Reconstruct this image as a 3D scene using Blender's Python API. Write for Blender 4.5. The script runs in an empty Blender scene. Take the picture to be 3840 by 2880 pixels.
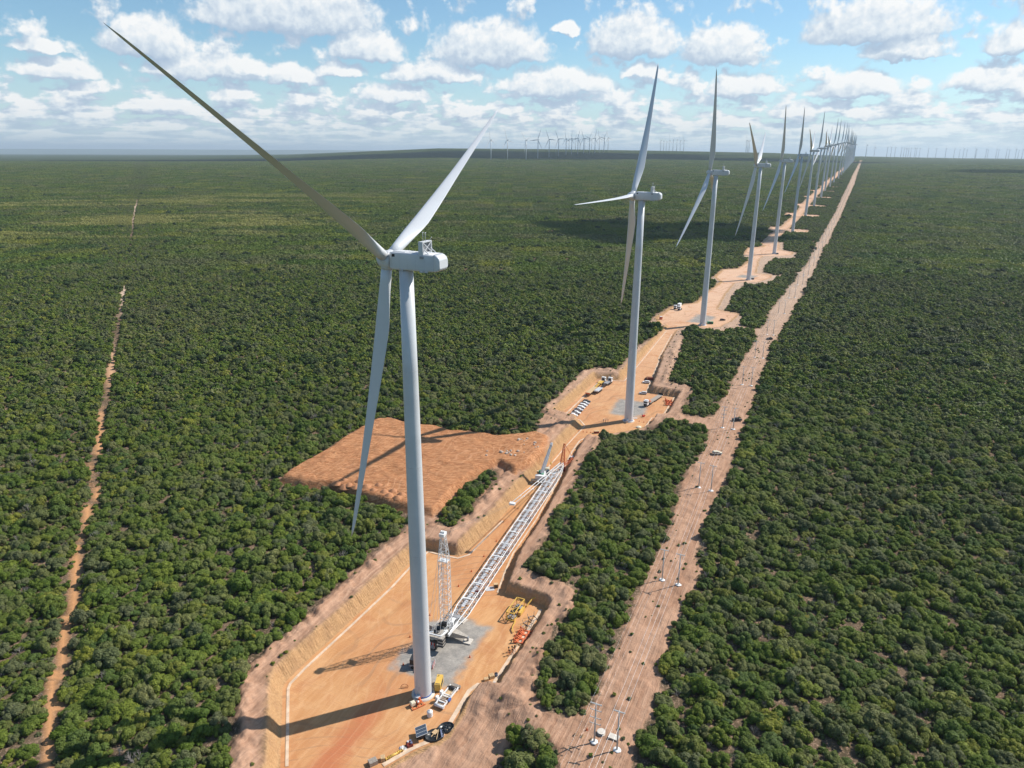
import bpy, bmesh, math, random
import numpy as np
from mathutils import Matrix, Vector
R = math.radians
scene = bpy.context.scene

# ------------------------------------------------------------------ camera
CAM_Z = 137.7757
PITCH, ROLL = 0.316059, 0.0059065
fw = Vector((0, math.cos(PITCH), -math.sin(PITCH)))
up0 = Vector((0, math.sin(PITCH), math.cos(PITCH)))
rt0 = Vector((1, 0, 0))
rt = rt0*math.cos(ROLL)+up0*math.sin(ROLL)
upv = up0*math.cos(ROLL)-rt0*math.sin(ROLL)
cd = bpy.data.cameras.new('camera')
cam = bpy.data.objects.new('camera', cd)
scene.collection.objects.link(cam)
M = Matrix.Identity(4)
for i, v in enumerate((rt, upv, -fw)):
    for j in range(3):
        M[j][i] = v[j]
M.translation = (0, 0, CAM_Z)
cam.matrix_world = M
cd.sensor_width = 36
cd.lens = 2670.15/3840*36
cd.clip_start = 1
cd.clip_end = 200000
scene.camera = cam

# ------------------------------------------------------------------ exposure
scene.view_settings.view_transform = 'Standard'
scene.view_settings.look = 'None'
scene.view_settings.gamma = 1
scene.view_settings.use_curve_mapping = False
scene.view_settings.exposure = 0.25
scene.cycles.max_bounces = 6
scene.cycles.diffuse_bounces = 2
scene.cycles.glossy_bounces = 2
scene.cycles.transmission_bounces = 2
scene.cycles.volume_bounces = 0
scene.cycles.transparent_max_bounces = 4
scene.cycles.caustics_reflective = False
scene.cycles.caustics_refractive = False

# ------------------------------------------------------------------ sun
S_EL, S_AZ = R(44.3), R(21.5)          # azimuth counted from +X towards +Y
SUN = Vector((math.cos(S_EL)*math.cos(S_AZ), math.cos(S_EL)*math.sin(S_AZ), math.sin(S_EL)))
sl = bpy.data.lights.new('sun', 'SUN')
sl.energy = 4.9
sl.angle = R(0.53)
sl.color = (1, 0.945, 0.86)
so = bpy.data.objects.new('sun', sl)
so.rotation_euler = SUN.to_track_quat('Z', 'Y').to_euler()
so.location = (200, 0, 400)
scene.collection.objects.link(so)

# ------------------------------------------------------------------ node helper
class NT:
    def __init__(s, tree): s.t = tree; s.n = tree.nodes; s.l = tree.links
    def new(s, kind, **kw):
        n = s.n.new(kind)
        for k, v in kw.items(): setattr(n, k, v)
        return n
    def put(s, sock, v):
        if hasattr(v, 'is_output') or isinstance(v, bpy.types.NodeSocket): s.l.new(v, sock)
        elif v is not None: sock.default_value = v
    def math(s, op, a, b=None, c=None, clamp=False):
        n = s.n.new('ShaderNodeMath'); n.operation = op; n.use_clamp = clamp
        for i, v in enumerate((a, b, c)):
            if v is not None: s.put(n.inputs[i], v)
        return n.outputs[0]
    def vmath(s, op, a, b=None, sc=None):
        n = s.n.new('ShaderNodeVectorMath'); n.operation = op
        s.put(n.inputs[0], a)
        if b is not None: s.put(n.inputs[1], b)
        if sc is not None: s.put(n.inputs['Scale'], sc)
        return n
    def mix(s, f, a, b, mode='MIX'):
        n = s.n.new('ShaderNodeMix'); n.data_type = 'RGBA'; n.blend_type = mode
        s.put(n.inputs[0], f)
        s.put(n.inputs[6], (*a, 1) if isinstance(a, tuple) else a)
        s.put(n.inputs[7], (*b, 1) if isinstance(b, tuple) else b)
        return n.outputs[2]
    def noise(s, vec, scale, detail=3, rough=.5, dist=0.):
        n = s.n.new('ShaderNodeTexNoise')
        if vec is not None: s.l.new(vec, n.inputs['Vector'])
        n.inputs['Scale'].default_value = scale; n.inputs['Detail'].default_value = detail
        n.inputs['Roughness'].default_value = rough; n.inputs['Distortion'].default_value = dist
        return n.outputs[0]
    def ramp(s, f, pts, interp='LINEAR'):
        n = s.n.new('ShaderNodeValToRGB'); s.l.new(f, n.inputs[0]); cr = n.color_ramp; cr.interpolation = interp
        while len(cr.elements) < len(pts): cr.elements.new(0.5)
        for e, (p, c) in zip(cr.elements, pts):
            e.position = p; e.color = (*c, 1) if isinstance(c, tuple) else (c, c, c, 1)
        return n.outputs[0]
    def smooth(s, v, a, b):
        n = s.n.new('ShaderNodeMapRange'); n.interpolation_type = 'SMOOTHSTEP'
        s.put(n.inputs[0], v); n.inputs[1].default_value = a; n.inputs[2].default_value = b
        return n.outputs[0]

# ------------------------------------------------------------------ world: sky with cumulus
world = bpy.data.worlds.new('World'); scene.world = world; world.use_nodes = True
wt = NT(world.node_tree); wt.n.clear()
CLOUDS = [(-16.0,9.4,6.4,1.7),(-10.7,7.2,3.0,1.0),(-25.0,7.0,3.1,1.2),(-21.8,5.5,3.9,.9),(-31.2,6.3,1.9,.5),(-30.6,5.0,2.3,.7),
 (-1.7,7.5,4.6,1.45),(3.9,8.6,1.1,.5),(8.7,7.9,3.3,1.5),(14.9,7.2,3.1,1.35),(24.9,8.3,4.6,1.4),(26.7,6.6,2.7,.8),(32.5,6.8,1.9,1.0),
 (31.7,4.6,2.7,.7),(-5.8,5.6,4.0,.7),(3.1,4.9,4.6,1.0),(24.0,4.4,3.3,.8),(-16.0,5.1,2.2,.7),(-12.8,5.5,2.0,.5),(-8.9,4.1,2.7,.7),
 (-19.4,5.6,2.2,.6),(16.4,4.6,2.8,.8),(9.6,5.6,1.7,.5)]
g = bpy.data.node_groups.new('cloud_field', 'ShaderNodeTree')
g.interface.new_socket('P', in_out='INPUT', socket_type='NodeSocketVector')   # azimuth, elevation in degrees
g.interface.new_socket('D', in_out='OUTPUT', socket_type='NodeSocketFloat')
gt = NT(g); gi = gt.new('NodeGroupInput'); go = gt.new('NodeGroupOutput')
P = gi.outputs[0]
# billows: fractal distortion of the position
dn = gt.new('ShaderNodeTexNoise'); gt.l.new(P, dn.inputs['Vector']); dn.inputs['Scale'].default_value = .55
dn.inputs['Detail'].default_value = 4.5; dn.inputs['Roughness'].default_value = .56
dv = gt.vmath('SUBTRACT', dn.outputs['Color'], (.5, .5, .5)).outputs[0]
dv = gt.vmath('MULTIPLY', dv, (2.7, 1.6, 0)).outputs[0]
Pd = gt.vmath('ADD', P, dv).outputs[0]
sx = gt.new('ShaderNodeSeparateXYZ'); gt.l.new(Pd, sx.inputs[0]); ax, ay = sx.outputs[0], sx.outputs[1]
fld = None
for (a, e, ra, re) in CLOUDS:
    base = e-re*.62
    u = gt.math('MULTIPLY', gt.math('SUBTRACT', ax, a), 1/(ra*1.12))
    v1 = gt.math('MULTIPLY', gt.math('SUBTRACT', ay, base), 1/(re*1.9))
    v2 = gt.math('MULTIPLY', gt.math('MINIMUM', v1, 0.), 3.2)            # flat underside
    v = gt.math('ADD', v1, v2)
    d = gt.math('SUBTRACT', 1.0, gt.math('ADD', gt.math('MULTIPLY', u, u), gt.math('MULTIPLY', v, v)))
    fld = d if fld is None else gt.math('MAXIMUM', fld, d)
# distant fields of cumulus: elevation stretched as a cloud deck seen edge-on
s0 = gt.new('ShaderNodeSeparateXYZ'); gt.l.new(P, s0.inputs[0]); az0, el0 = s0.outputs[0], s0.outputs[1]
elc = gt.math('MAXIMUM', el0, .25)
yy = gt.math('MULTIPLY', gt.math('LOGARITHM', elc, 2.718), 3.4)
xx = gt.math('MULTIPLY', az0, .42)
cv = gt.new('ShaderNodeCombineXYZ'); gt.l.new(xx, cv.inputs[0]); gt.l.new(yy, cv.inputs[1])
deck = gt.noise(cv.outputs[0], 1.0, 7, .53)
cov = gt.ramp(gt.math('MULTIPLY', elc, .1), [(0, .5), (.12, .34), (.28, .26), (.45, .08), (.62, -.10+.1), (1, 0.)])
cov = gt.math('ADD', cov, -.055)
dk = gt.math('MULTIPLY', gt.math('ADD', gt.math('SUBTRACT', deck, .5), gt.math('MULTIPLY', cov, .55)), 3.6)
fine = gt.noise(P, 1.7, 5, .55)
fine = gt.math('MULTIPLY', gt.math('SUBTRACT', fine, .5), .75)
tot = gt.math('MAXIMUM', fld, dk)
tot = gt.math('ADD', tot, fine)
gt.l.new(tot, go.inputs[0])

tc = wt.new('ShaderNodeTexCoord')
nv = wt.vmath('NORMALIZE', tc.outputs['Generated']).outputs[0]
sp = wt.new('ShaderNodeSeparateXYZ'); wt.l.new(nv, sp.inputs[0])
azd = wt.math('MULTIPLY', wt.math('ARCTAN2', sp.outputs[0], sp.outputs[1]), 57.2958)
eld = wt.math('MULTIPLY', wt.math('ARCSINE', sp.outputs[2]), 57.2958)
cb = wt.new('ShaderNodeCombineXYZ'); wt.l.new(azd, cb.inputs[0]); wt.l.new(eld, cb.inputs[1])
# above the band of the photograph the clouds go on as a loose field
def field(vec):
    n = wt.new('ShaderNodeGroup'); n.node_tree = g; wt.l.new(vec, n.inputs[0]); return n.outputs[0]
D0 = field(cb.outputs[0])
off = wt.vmath('ADD', cb.outputs[0], (.34, .72, 0)).outputs[0]
D1 = field(off)
alpha = wt.math('MULTIPLY', wt.smooth(D0, -.06, .46), wt.math('SUBTRACT', 1.0, wt.math('MULTIPLY', wt.smooth(eld, 11., 17.), .75)))
lit = wt.math('ADD', wt.math('MULTIPLY', wt.math('SUBTRACT', D0, D1), 1.0), .53, clamp=True)
thick = wt.smooth(D0, .3, 1.3)
lit = wt.math('SUBTRACT', lit, wt.math('MULTIPLY', thick, .06), clamp=True)
CW = 9.4                                         # cloud brightness in the sky texture's own units
ccol = wt.ramp(lit, [(0, (.46, .58, .74)), (.4, (.58, .69, .82)), (.7, (.83, .90, .96)), (1, (1.06, 1.06, 1.05))])
ccol = wt.vmath('SCALE', ccol, sc=CW).outputs[0]
sky = wt.new('ShaderNodeTexSky'); sky.sky_type = 'NISHITA'; sky.sun_disc = False
sky.sun_elevation = S_EL; sky.sun_rotation = math.pi/2-S_AZ; sky.altitude = 500
sky.air_density = 1.0; sky.dust_density = .6; sky.ozone_density = 1.6
skc = wt.mix(1.0, sky.outputs[0], (1.0, 1.24, 1.30), 'MULTIPLY')
# pale haze towards the horizon
hz = wt.smooth(eld, 7.5, -.5)
skc = wt.mix(wt.math('MULTIPLY', hz, .65), skc, (6.3, 7.9, 9.2))
fade = wt.smooth(eld, .0, 2.6)
a2 = wt.math('MULTIPLY', alpha, wt.math('ADD', wt.math('MULTIPLY', fade, .55), .42))
col = wt.mix(a2, skc, ccol)
col = wt.mix(wt.smooth(eld, -.6, -2.), col, (.7, .85, .6))          # country beyond the modelled ground
bg = wt.new('ShaderNodeBackground'); bg.inputs[1].default_value = 0.085
wt.l.new(col, bg.inputs[0])
wo = wt.new('ShaderNodeOutputWorld'); wt.l.new(bg.outputs[0], wo.inputs[0])
world.cycles.sampling_method = 'MANUAL'; world.cycles.sample_map_resolution = 512

# ------------------------------------------------------------------ helpers
C = scene.collection
def tag(o, label=None, cat=None, group=None, kind=None):
    if label: o['label'] = label
    if cat: o['category'] = cat
    if group: o['group'] = group
    if kind: o['kind'] = kind
    return o
def empty(name, loc, rz=0., label=None, cat=None, group=None):
    o = bpy.data.objects.new(name, None); C.objects.link(o)
    o.location = loc; o.rotation_euler = (0, 0, rz); o.empty_display_size = .2
    return tag(o, label, cat, group)
class MB:
    """collects simple solids and links them as one mesh object"""
    def __init__(s): s.v = []; s.f = []; s.mi = []; s.sm = []
    def _add(s, vs, fs, m=0, smooth=False):
        b = len(s.v); s.v += [tuple(p) for p in vs]; s.f += [tuple(b+i for i in f) for f in fs]
        s.mi += [m]*len(fs); s.sm += [smooth]*len(fs); return s
    def box(s, c, d, rz=0., ry=0., rx=0., m=0, taper=1.):
        x, y, z = d[0]/2, d[1]/2, d[2]/2
        Mx = Matrix.Translation(c) @ Matrix.Rotation(rz, 4, 'Z') @ Matrix.Rotation(ry, 4, 'Y') @ Matrix.Rotation(rx, 4, 'X')
        vs = [Mx @ Vector((sx*x*(taper if sz > 0 else 1), sy*y*(taper if sz > 0 else 1), sz*z)) for sz in (-1, 1) for sx, sy in ((-1, -1), (1, -1), (1, 1), (-1, 1))]
        return s._add(vs, [(3, 2, 1, 0), (4, 5, 6, 7), (0, 1, 5, 4), (1, 2, 6, 5), (2, 3, 7, 6), (3, 0, 4, 7)], m)
    def beam(s, a, b, w, h=None, m=0):
        """square bar from a to b"""
        a, b = Vector(a), Vector(b); d = b-a; h = h or w
        q = d.to_track_quat('X', 'Z').to_matrix().to_4x4()
        Mx = Matrix.Translation((a+b)/2) @ q; L = d.length/2
        vs = [Mx @ Vector((sx*L, sy*w/2, sz*h/2)) for sz in (-1, 1) for sx, sy in ((-1, -1), (1, -1), (1, 1), (-1, 1))]
        return s._add(vs, [(3, 2, 1, 0), (4, 5, 6, 7), (0, 1, 5, 4), (1, 2, 6, 5), (2, 3, 7, 6), (3, 0, 4, 7)], m)
    def cyl(s, a, b, r0, r1=None, n=12, m=0, cap=True, smooth=True):
        a, b = Vector(a), Vector(b); d = b-a; r1 = r0 if r1 is None else r1
        q = d.to_track_quat('Z', 'X').to_matrix()
        vs = []
        for p, r in ((a, r0), (b, r1)):
            for i in range(n):
                t = 2*math.pi*i/n; vs.append(p+q @ Vector((r*math.cos(t), r*math.sin(t), 0)))
        s._add(vs, [(i, (i+1) % n, n+(i+1) % n, n+i) for i in range(n)], m, smooth)
        if cap:
            b0 = len(s.v)-2*n
            s.f += [tuple(b0+i for i in reversed(range(n))), tuple(b0+n+i for i in range(n))]; s.mi += [m, m]; s.sm += [False, False]
        return s
    def rings(s, rings, closed=True, m=0, smooth=True, cap=True):
        n = len(rings[0]); vs = [p for r in rings for p in r]; fs = []
        for k in range(len(rings)-1):
            for i in range(n if closed else n-1):
                j = (i+1) % n; fs.append((k*n+i, k*n+j, (k+1)*n+j, (k+1)*n+i))
        s._add(vs, fs, m, smooth)
        if cap:
            b0 = len(s.v)-len(vs)
            s.f += [tuple(b0+i for i in reversed(range(n))), tuple(b0+(len(rings)-1)*n+i for i in range(n))]; s.mi += [m, m]; s.sm += [False]*2
        return s
    def lathe(s, prof, c=(0, 0, 0), n=32, m=0, smooth=True):
        rs = [[(c[0]+r*math.cos(2*math.pi*i/n), c[1]+r*math.sin(2*math.pi*i/n), c[2]+z) for i in range(n)] for r, z in prof]
        return s.rings(rs, m=m, smooth=smooth)
    def lattice(s, a, b, wa, ha, wb, hb, nb, rc, rb, up=(0, 0, 1), m=0, nside=5):
        """four chords and zig-zag bracing between two rectangular ends"""
        a, b = Vector(a), Vector(b); d = (b-a).normalized(); sd = d.cross(Vector(up)).normalized(); u = sd.cross(d)
        def cor(t, k):
            w = (wa+(wb-wa)*t)/2; h = (ha+(hb-ha)*t)/2; sx, sz = ((-1, -1), (1, -1), (1, 1), (-1, 1))[k]
            return a.lerp(b, t)+sd*w*sx+u*h*sz
        for k in range(4): s.cyl(cor(0, k), cor(1, k), rc, n=nside, m=m, cap=False)
        for i in range(nb):
            t0, t1 = i/nb, (i+1)/nb
            for k in range(4):
                k2 = (k+1) % 4
                if i % 2: s.cyl(cor(t0, k), cor(t1, k2), rb, n=4, m=m, cap=False)
                else: s.cyl(cor(t0, k2), cor(t1, k), rb, n=4, m=m, cap=False)
            for k in range(4): s.cyl(cor(t1, k), cor(t1, (k+1) % 4), rb, n=4, m=m, cap=False)
        return s
    def build(s, name, mats, parent=None, label=None, cat=None, group=None, kind=None, loc=None, rz=None):
        me = bpy.data.meshes.new(name); me.from_pydata(s.v, [], s.f)
        for mm in (mats if isinstance(mats, (list, tuple)) else [mats]): me.materials.append(mm)
        me.polygons.foreach_set('material_index', s.mi); me.polygons.foreach_set('use_smooth', s.sm); me.update()
        o = bpy.data.objects.new(name, me); C.objects.link(o)
        if parent: o.parent = parent
        if loc is not None: o.location = loc
        if rz is not None: o.rotation_euler = (0, 0, rz)
        return tag(o, label, cat, group, kind)
def copy_thing(o, loc=None, rz=None, label=None, group=None, parent=None):
    c = o.copy(); C.objects.link(c)
    if parent is not None: c.parent = parent
    if loc is not None: c.location = loc
    if rz is not None: c.rotation_euler = (0, 0, rz)
    if label: c['label'] = label
    if group: c['group'] = group
    for ch in list(o.children): copy_thing(ch, parent=c)
    return c

# ------------------------------------------------------------------ materials
def mat(name, col, rough=.6, metal=0., var=.12, scale=.6, spec=.4, dirt=None, bump=0., streak=0.):
    """paint / metal / earth with mottling in object space"""
    m = bpy.data.materials.new(name); m.use_nodes = True; t = NT(m.node_tree); b = t.n['Principled BSDF']
    tcn = t.new('ShaderNodeTexCoord')
    n1 = t.noise(tcn.outputs['Object'], scale, 5, .6)
    c = t.mix(t.smooth(n1, .3, .7), tuple(x*(1-var) for x in col), tuple(min(1, x*(1+var*.6)) for x in col))
    if dirt:
        n2 = t.noise(tcn.outputs['Object'], scale*2.3, 6, .7)
        c = t.mix(t.math('MULTIPLY', t.smooth(n2, .52, .72), .5), c, dirt)
    t.l.new(c, b.inputs['Base Color']); b.inputs['Roughness'].default_value = rough; b.inputs['Metallic'].default_value = metal
    b.inputs['Specular IOR Level'].default_value = spec
    if streak:
        n3 = t.noise(t.vmath('MULTIPLY', tcn.outputs['Object'], (2.6, 2.6, .05)).outputs[0], 1., 4, .6)
        n4 = t.noise(tcn.outputs['Object'], .06, 3, .6)
        c = t.mix(t.math('MULTIPLY', t.math('MULTIPLY', t.smooth(n3, .5, .72), t.smooth(n4, .4, .65)), streak), c, (.33, .32, .29))
    if bump:
        bn = t.new('ShaderNodeBump'); bn.inputs['Strength'].default_value = bump; t.l.new(n1, bn.inputs['Height']); t.l.new(bn.outputs[0], b.inputs['Normal'])
    return m
DUST = (.45, .27, .15)
MT = dict(
 white=mat('turbine_white', (.61, .625, .64), .36, var=.06, scale=.15, streak=.35),
 blade=mat('blade_white', (.66, .675, .69), .33, var=.04, scale=.1),
 paint=mat('white_paint', (.78, .78, .77), .45, var=.08, scale=1.2, dirt=(.5, .42, .35)),
 steel=mat('galvanised_steel', (.42, .43, .44), .45, .6, var=.15, scale=1.5),
 dark=mat('dark_metal', (.045, .046, .05), .5, .3, var=.3, scale=1.),
 black=mat('black_rubber', (.018, .018, .02), .75, var=.3, scale=2.),
 glass=mat('tinted_glass', (.02, .025, .03), .08, var=.1, spec=.8),
 grey=mat('grey_paint', (.30, .30, .31), .55, var=.15, scale=1.5, dirt=(.4, .3, .22)),
 lgrey=mat('light_grey_paint', (.55, .56, .58), .5, var=.12, scale=1.2, dirt=(.4, .3, .22)),
 concrete=mat('concrete', (.62, .57, .50), .85, var=.12, scale=1.2, dirt=DUST),
 gutter=mat('gutter_concrete', (.66, .50, .36), .9, var=.22, scale=.35, dirt=DUST),
 yellow=mat('yellow_paint', (.68, .43, .09), .45, var=.12, scale=1.2, dirt=(.5, .3, .1)),
 orange=mat('orange_paint', (.66, .165, .06), .5, var=.12, scale=1.5),
 red=mat('red_paint', (.62, .06, .03), .5, var=.15, scale=1.5),
 dred=mat('dark_red_paint', (.20, .03, .02), .6, var=.2, scale=1.5),
 wood=mat('pale_wood', (.58, .40, .22), .8, var=.2, scale=2.5),
 gwood=mat('weathered_wood', (.36, .31, .26), .85, var=.25, scale=2.5),
 blue=mat('blue_paint', (.06, .14, .42), .5, var=.15, scale=1.5),
 green=mat('green_paint', (.03, .22, .12), .5, var=.2, scale=1.5),
 tarp=mat('black_plastic', (.02, .024, .028), .3, var=.4, scale=2.5, bump=.5),
 bluetarp=mat('slate_blue_tarp', (.13, .16, .25), .5, var=.3, scale=2.5, bump=.4),
 panel=mat('solar_glass', (.08, .10, .13), .12, var=.15, scale=1., spec=.8),
 cream=mat('cream_paint', (.72, .66, .50), .5, var=.08, scale=1.2),
 skin=mat('skin', (.30, .16, .10), .6, var=.05),
 denim=mat('work_trousers', (.05, .06, .10), .8, var=.2, scale=3),
 galv=mat('concrete_pole', (.50, .50, .49), .8, var=.1, scale=.8),
 wire=mat('aluminium_wire', (.80, .80, .80), .35, .3, var=.03),
 rope=mat('steel_rope', (.22, .20, .18), .6, .4, var=.1),
 rock=mat('pale_rock', (.52, .42, .34), .9, var=.3, scale=1.8, bump=.5),
 outr=mat('beige_grey_plate', (.40, .36, .31), .7, var=.25, scale=2.2),
 soil=mat('red_soil', (.42, .195, .095), .95, var=.2, scale=.8, bump=.5),
)

# ------------------------------------------------------------------ the lie of the land
FLOOR = [(-55.4,131.2),(-56.6,137.3),(-64.3,164.0),(-64.3,166.9),(-61.7,173.4),(-51.4,195.0),(-43.1,212.9),(-37.4,227.7),(-32.0,237.1),(-25.7,235.1),(-19.6,233.0),(-17.2,234.5),(-4.9,259.9),(5.0,285.3),(12.7,301.9),(27.1,336.9),(38.8,363.1),(37.2,370.1),(30.5,373.5),(27.0,377.8),(55.0,438.9),(71.0,437.2),(84.8,468.6),(122.4,557.9),(129.1,572.7),(124.9,576.0),(125.5,598.7),(147.8,642.2),(162.3,655.1),(174.8,661.3),(200.8,717.9),(229.1,770.1),(230.1,800.7),(252.1,848.9),(271.1,855.2),(298.4,903.8),(322.8,959.9),(314.6,973.9),(337.7,1029.5),(362.1,1037.6),(391.7,1091.7),(401.9,1092.1),(374.0,1012.2),(385.8,992.4),(375.8,969.1),(347.0,960.9),(334.4,960.4),(318.9,930.3),(281.0,826.4),(295.0,813.0),(288.9,797.7),(265.4,771.2),(252.7,772.4),(238.8,765.7),(212.0,706.1),(185.0,636.5),(188.8,625.9),(198.9,616.7),(183.1,587.6),(169.8,570.3),(161.0,565.2),(146.1,573.1),(131.9,558.1),(127.0,546.2),(104.6,483.9),(104.2,479.6),(83.9,415.3),(100.0,407.3),(85.0,372.4),(80.0,373.7),(74.3,361.0),(64.4,355.5),(43.2,345.8),(40.1,344.3),(37.0,340.8),(32.2,327.7),(27.6,311.3),(19.0,281.0),(12.5,260.1),(2.8,234.1),(-0.1,221.9),(-2.4,209.8),(10.7,202.7),(11.5,200.6),(10.4,197.6),(-4.2,164.4),(-9.1,165.6),(-10.7,163.6),(-15.1,151.7),(-16.8,147.7),(-19.1,145.8),(-24.4,142.7),(-30.8,137.5),(-33.8,131.3)]
BARE = [(-66.6,128.4),(-67.7,134.4),(-68.8,143.4),(-74.2,159.9),(-74.4,167.3),(-70.0,177.2),(-66.8,185.8),(-63.0,194.4),(-57.5,210.6),(-51.5,223.9),(-46.2,235.8),(-40.9,244.1),(-39.2,250.0),(-42.3,260.6),(-42.4,260.6),(-49.7,263.4),(-67.6,274.7),(-80.3,281.2),(-91.5,282.5),(-104.5,287.8),(-98.7,297.1),(-89.9,314.9),(-86.2,328.7),(-79.6,346.0),(-72.8,358.5),(-66.1,360.6),(-56.6,354.5),(-46.9,350.5),(-39.2,349.5),(-31.0,342.7),(-20.5,341.1),(-6.9,335.7),(4.9,338.7),(12.4,342.7),(17.6,375.3),(25.6,392.0),(32.9,410.0),(46.6,442.7),(54.8,449.4),(62.3,448.4),(68.3,444.7),(75.5,461.0),(90.2,499.5),(110.3,535.2),(120.3,555.7),(121.7,573.1),(111.8,576.3),(126.1,611.1),(147.9,647.8),(164.5,648.3),(183.1,685.3),(215.0,748.9),(222.2,775.8),(220.1,788.8),(244.3,840.3),(265.6,841.1),(299.5,914.7),(308.3,939.6),(303.0,946.3),(331.4,1017.5),(344.7,1022.7),(360.8,1045.2),(381.5,1079.2),(474.0,1090.8),(425.6,988.9),(349.1,825.7),(295.0,713.9),(260.2,646.3),(233.1,588.9),(210.4,545.0),(189.5,503.5),(175.8,473.4),(138.5,386.2),(123.2,352.1),(112.5,326.7),(103.3,307.2),(93.5,282.6),(88.5,275.9),(82.5,263.0),(76.3,250.5),(67.0,225.6),(67.7,217.9),(60.8,205.2),(54.9,195.5),(52.8,190.4),(47.6,180.6),(45.6,173.8),(42.6,167.5),(41.4,160.2),(37.5,155.6),(37.9,150.5),(33.0,145.0),(31.3,138.5),(29.6,135.1),(27.4,129.0)]
CLEAR = [(-41.8,257.0),(-49.0,259.8),(-66.7,270.8),(-79.2,277.3),(-90.2,278.6),(-103.0,283.8),(-98.7,297.1),(-89.9,314.9),(-86.2,328.7),(-79.6,346.0),(-72.8,358.5),(-66.1,360.6),(-56.6,354.5),(-46.9,350.5),(-39.2,349.5),(-31.0,342.7),(-20.5,341.1),(-6.9,335.7),(4.9,338.7),(12.4,342.7),(19.1,334.4),(15.6,314.8),(8.2,299.9),(1.4,292.9),(-6.2,301.4),(-18.5,284.9),(-24.1,272.8),(-27.3,261.4),(-31.2,254.1),(-34.3,255.4)]
ISL = [[(-28.3,246.4),(-29.8,256.6),(-25.8,265.1),(-19.2,283.5),(-12.8,299.3),(-6.1,298.0),(-5.3,289.1),(-11.9,278.0),(-15.0,262.7),(-19.7,253.1),(-22.1,247.5)],[(14.4,252.0),(13.5,239.4),(6.4,224.8),(4.6,219.1),(7.3,214.4),(15.2,209.2),(20.5,207.8),(20.3,196.3),(16.3,191.1),(10.8,177.9),(8.8,170.7),(7.6,165.2),(7.2,159.9),(7.9,157.0),(9.7,152.1),(13.9,150.3),(19.1,151.4),(23.9,158.1),(26.6,166.5),(32.5,179.1),(34.4,183.8),(38.9,194.3),(46.2,213.0),(56.7,235.8),(65.6,256.5),(74.9,285.5),(82.7,301.7),(92.3,317.2),(99.4,337.2),(103.2,346.0),(99.6,354.0),(84.6,358.7),(70.3,352.1),(63.1,348.3),(52.0,345.2),(45.6,340.9),(40.6,319.3),(36.4,308.6),(30.8,295.8),(25.0,277.0),(21.8,266.8)],[(-6.9,128.8),(-5.0,134.8),(-2.4,139.9),(0.3,147.0),(8.3,144.0),(11.4,139.0),(11.7,135.0),(11.5,128.9)],[(93.5,370.4),(97.1,382.0),(108.9,403.5),(107.5,415.4),(97.0,421.9),(108.4,455.9),(128.1,517.6),(133.2,544.1),(145.4,566.7),(153.2,554.7),(165.2,551.8),(184.0,557.8),(192.9,558.0),(189.1,535.5),(178.4,510.3),(168.3,491.7),(156.5,466.5),(140.3,429.6),(120.9,388.1),(110.6,366.3),(104.9,364.7),(95.4,368.9)],[(187.1,625.6),(200.7,647.0),(212.9,685.8),(228.2,715.3),(246.7,753.4),(261.3,753.8),(279.1,763.6),(297.2,799.6),(318.6,828.0),(328.7,817.8),(304.7,769.1),(290.1,744.3),(269.1,700.4),(250.8,667.1),(227.5,620.3),(215.5,588.9),(201.1,563.0),(193.0,560.4),(187.9,563.5),(190.7,583.6),(199.5,605.2),(198.5,613.3)],[(291.9,832.4),(312.8,884.8),(325.3,908.0),(336.6,927.9),(367.0,933.6),(390.3,990.1),(380.2,1010.0),(411.7,1098.4),(463.6,1100.5),(379.1,916.5),(336.7,834.0),(320.4,824.5),(300.8,809.9)]]
GRAV = [[(-16.6,196.5),(-6.5,192.3),(-16.1,167.0),(-20.7,165.1),(-28.4,170.2),(-35.0,172.9),(-33.7,176.8),(-26.2,194.7)],[(64.2,405.4),(80.7,397.3),(74.8,379.3),(68.6,374.9),(55.7,380.6)],[(163.6,615.8),(176.7,606.0),(162.4,581.5),(147.3,586.8)],[(262.2,815.3),(279.1,810.8),(267.9,793.7),(252.3,801.5)]]
TRACK = [(-109.4,128.1),(-111.6,134.1),(-117.3,144.1),(-120.2,150.4),(-122.5,154.8),(-127.7,164.3),(-131.8,173.0),(-136.0,181.9),(-139.1,189.0),(-142.3,196.5),(-148.4,207.5),(-153.0,217.8),(-155.7,224.2),(-164.2,240.4),(-171.6,256.7),(-177.1,272.6),(-184.2,284.2),(-193.6,300.5),(-203.0,321.8),(-213.0,342.3),(-223.4,363.5),(-238.7,396.0),(-258.2,436.7),(-276.4,474.4),(-312.0,547.7),(-343.2,612.3),(-382.1,692.1),(-405.5,739.8),(-453.3,838.3),(-543.5,1023.2),(-623.5,1187.2),(-721.8,1388.6),(-917.0,1799.6),(-1345.2,2670.9),(-2717.4,5431.9)]
ROWA = R(25.0); RO = (-24.38, 162.94)
RU = (math.sin(ROWA), math.cos(ROWA)); RW = (math.cos(ROWA), -math.sin(ROWA))
def rowf(x, y): return (x-RO[0])*RU[0]+(y-RO[1])*RU[1], (x-RO[0])*RW[0]+(y-RO[1])*RW[1]
def unrow(u, w): return RO[0]+u*RU[0]+w*RW[0], RO[1]+u*RU[1]+w*RW[1]
ZKY, ZKZ = zip(*[(-500,-7.1),(163,-7.1),(370,-4.4),(576,1.8),(784,4.0),(981,6.5),(1187,13),(1394,20),(1600,26),(1807,32),(2014,37),(2220,41),(2427,46),(2634,51),(2841,56),(3300,60),(9000,62),(16000,20),(1e6,0.)])
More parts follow.
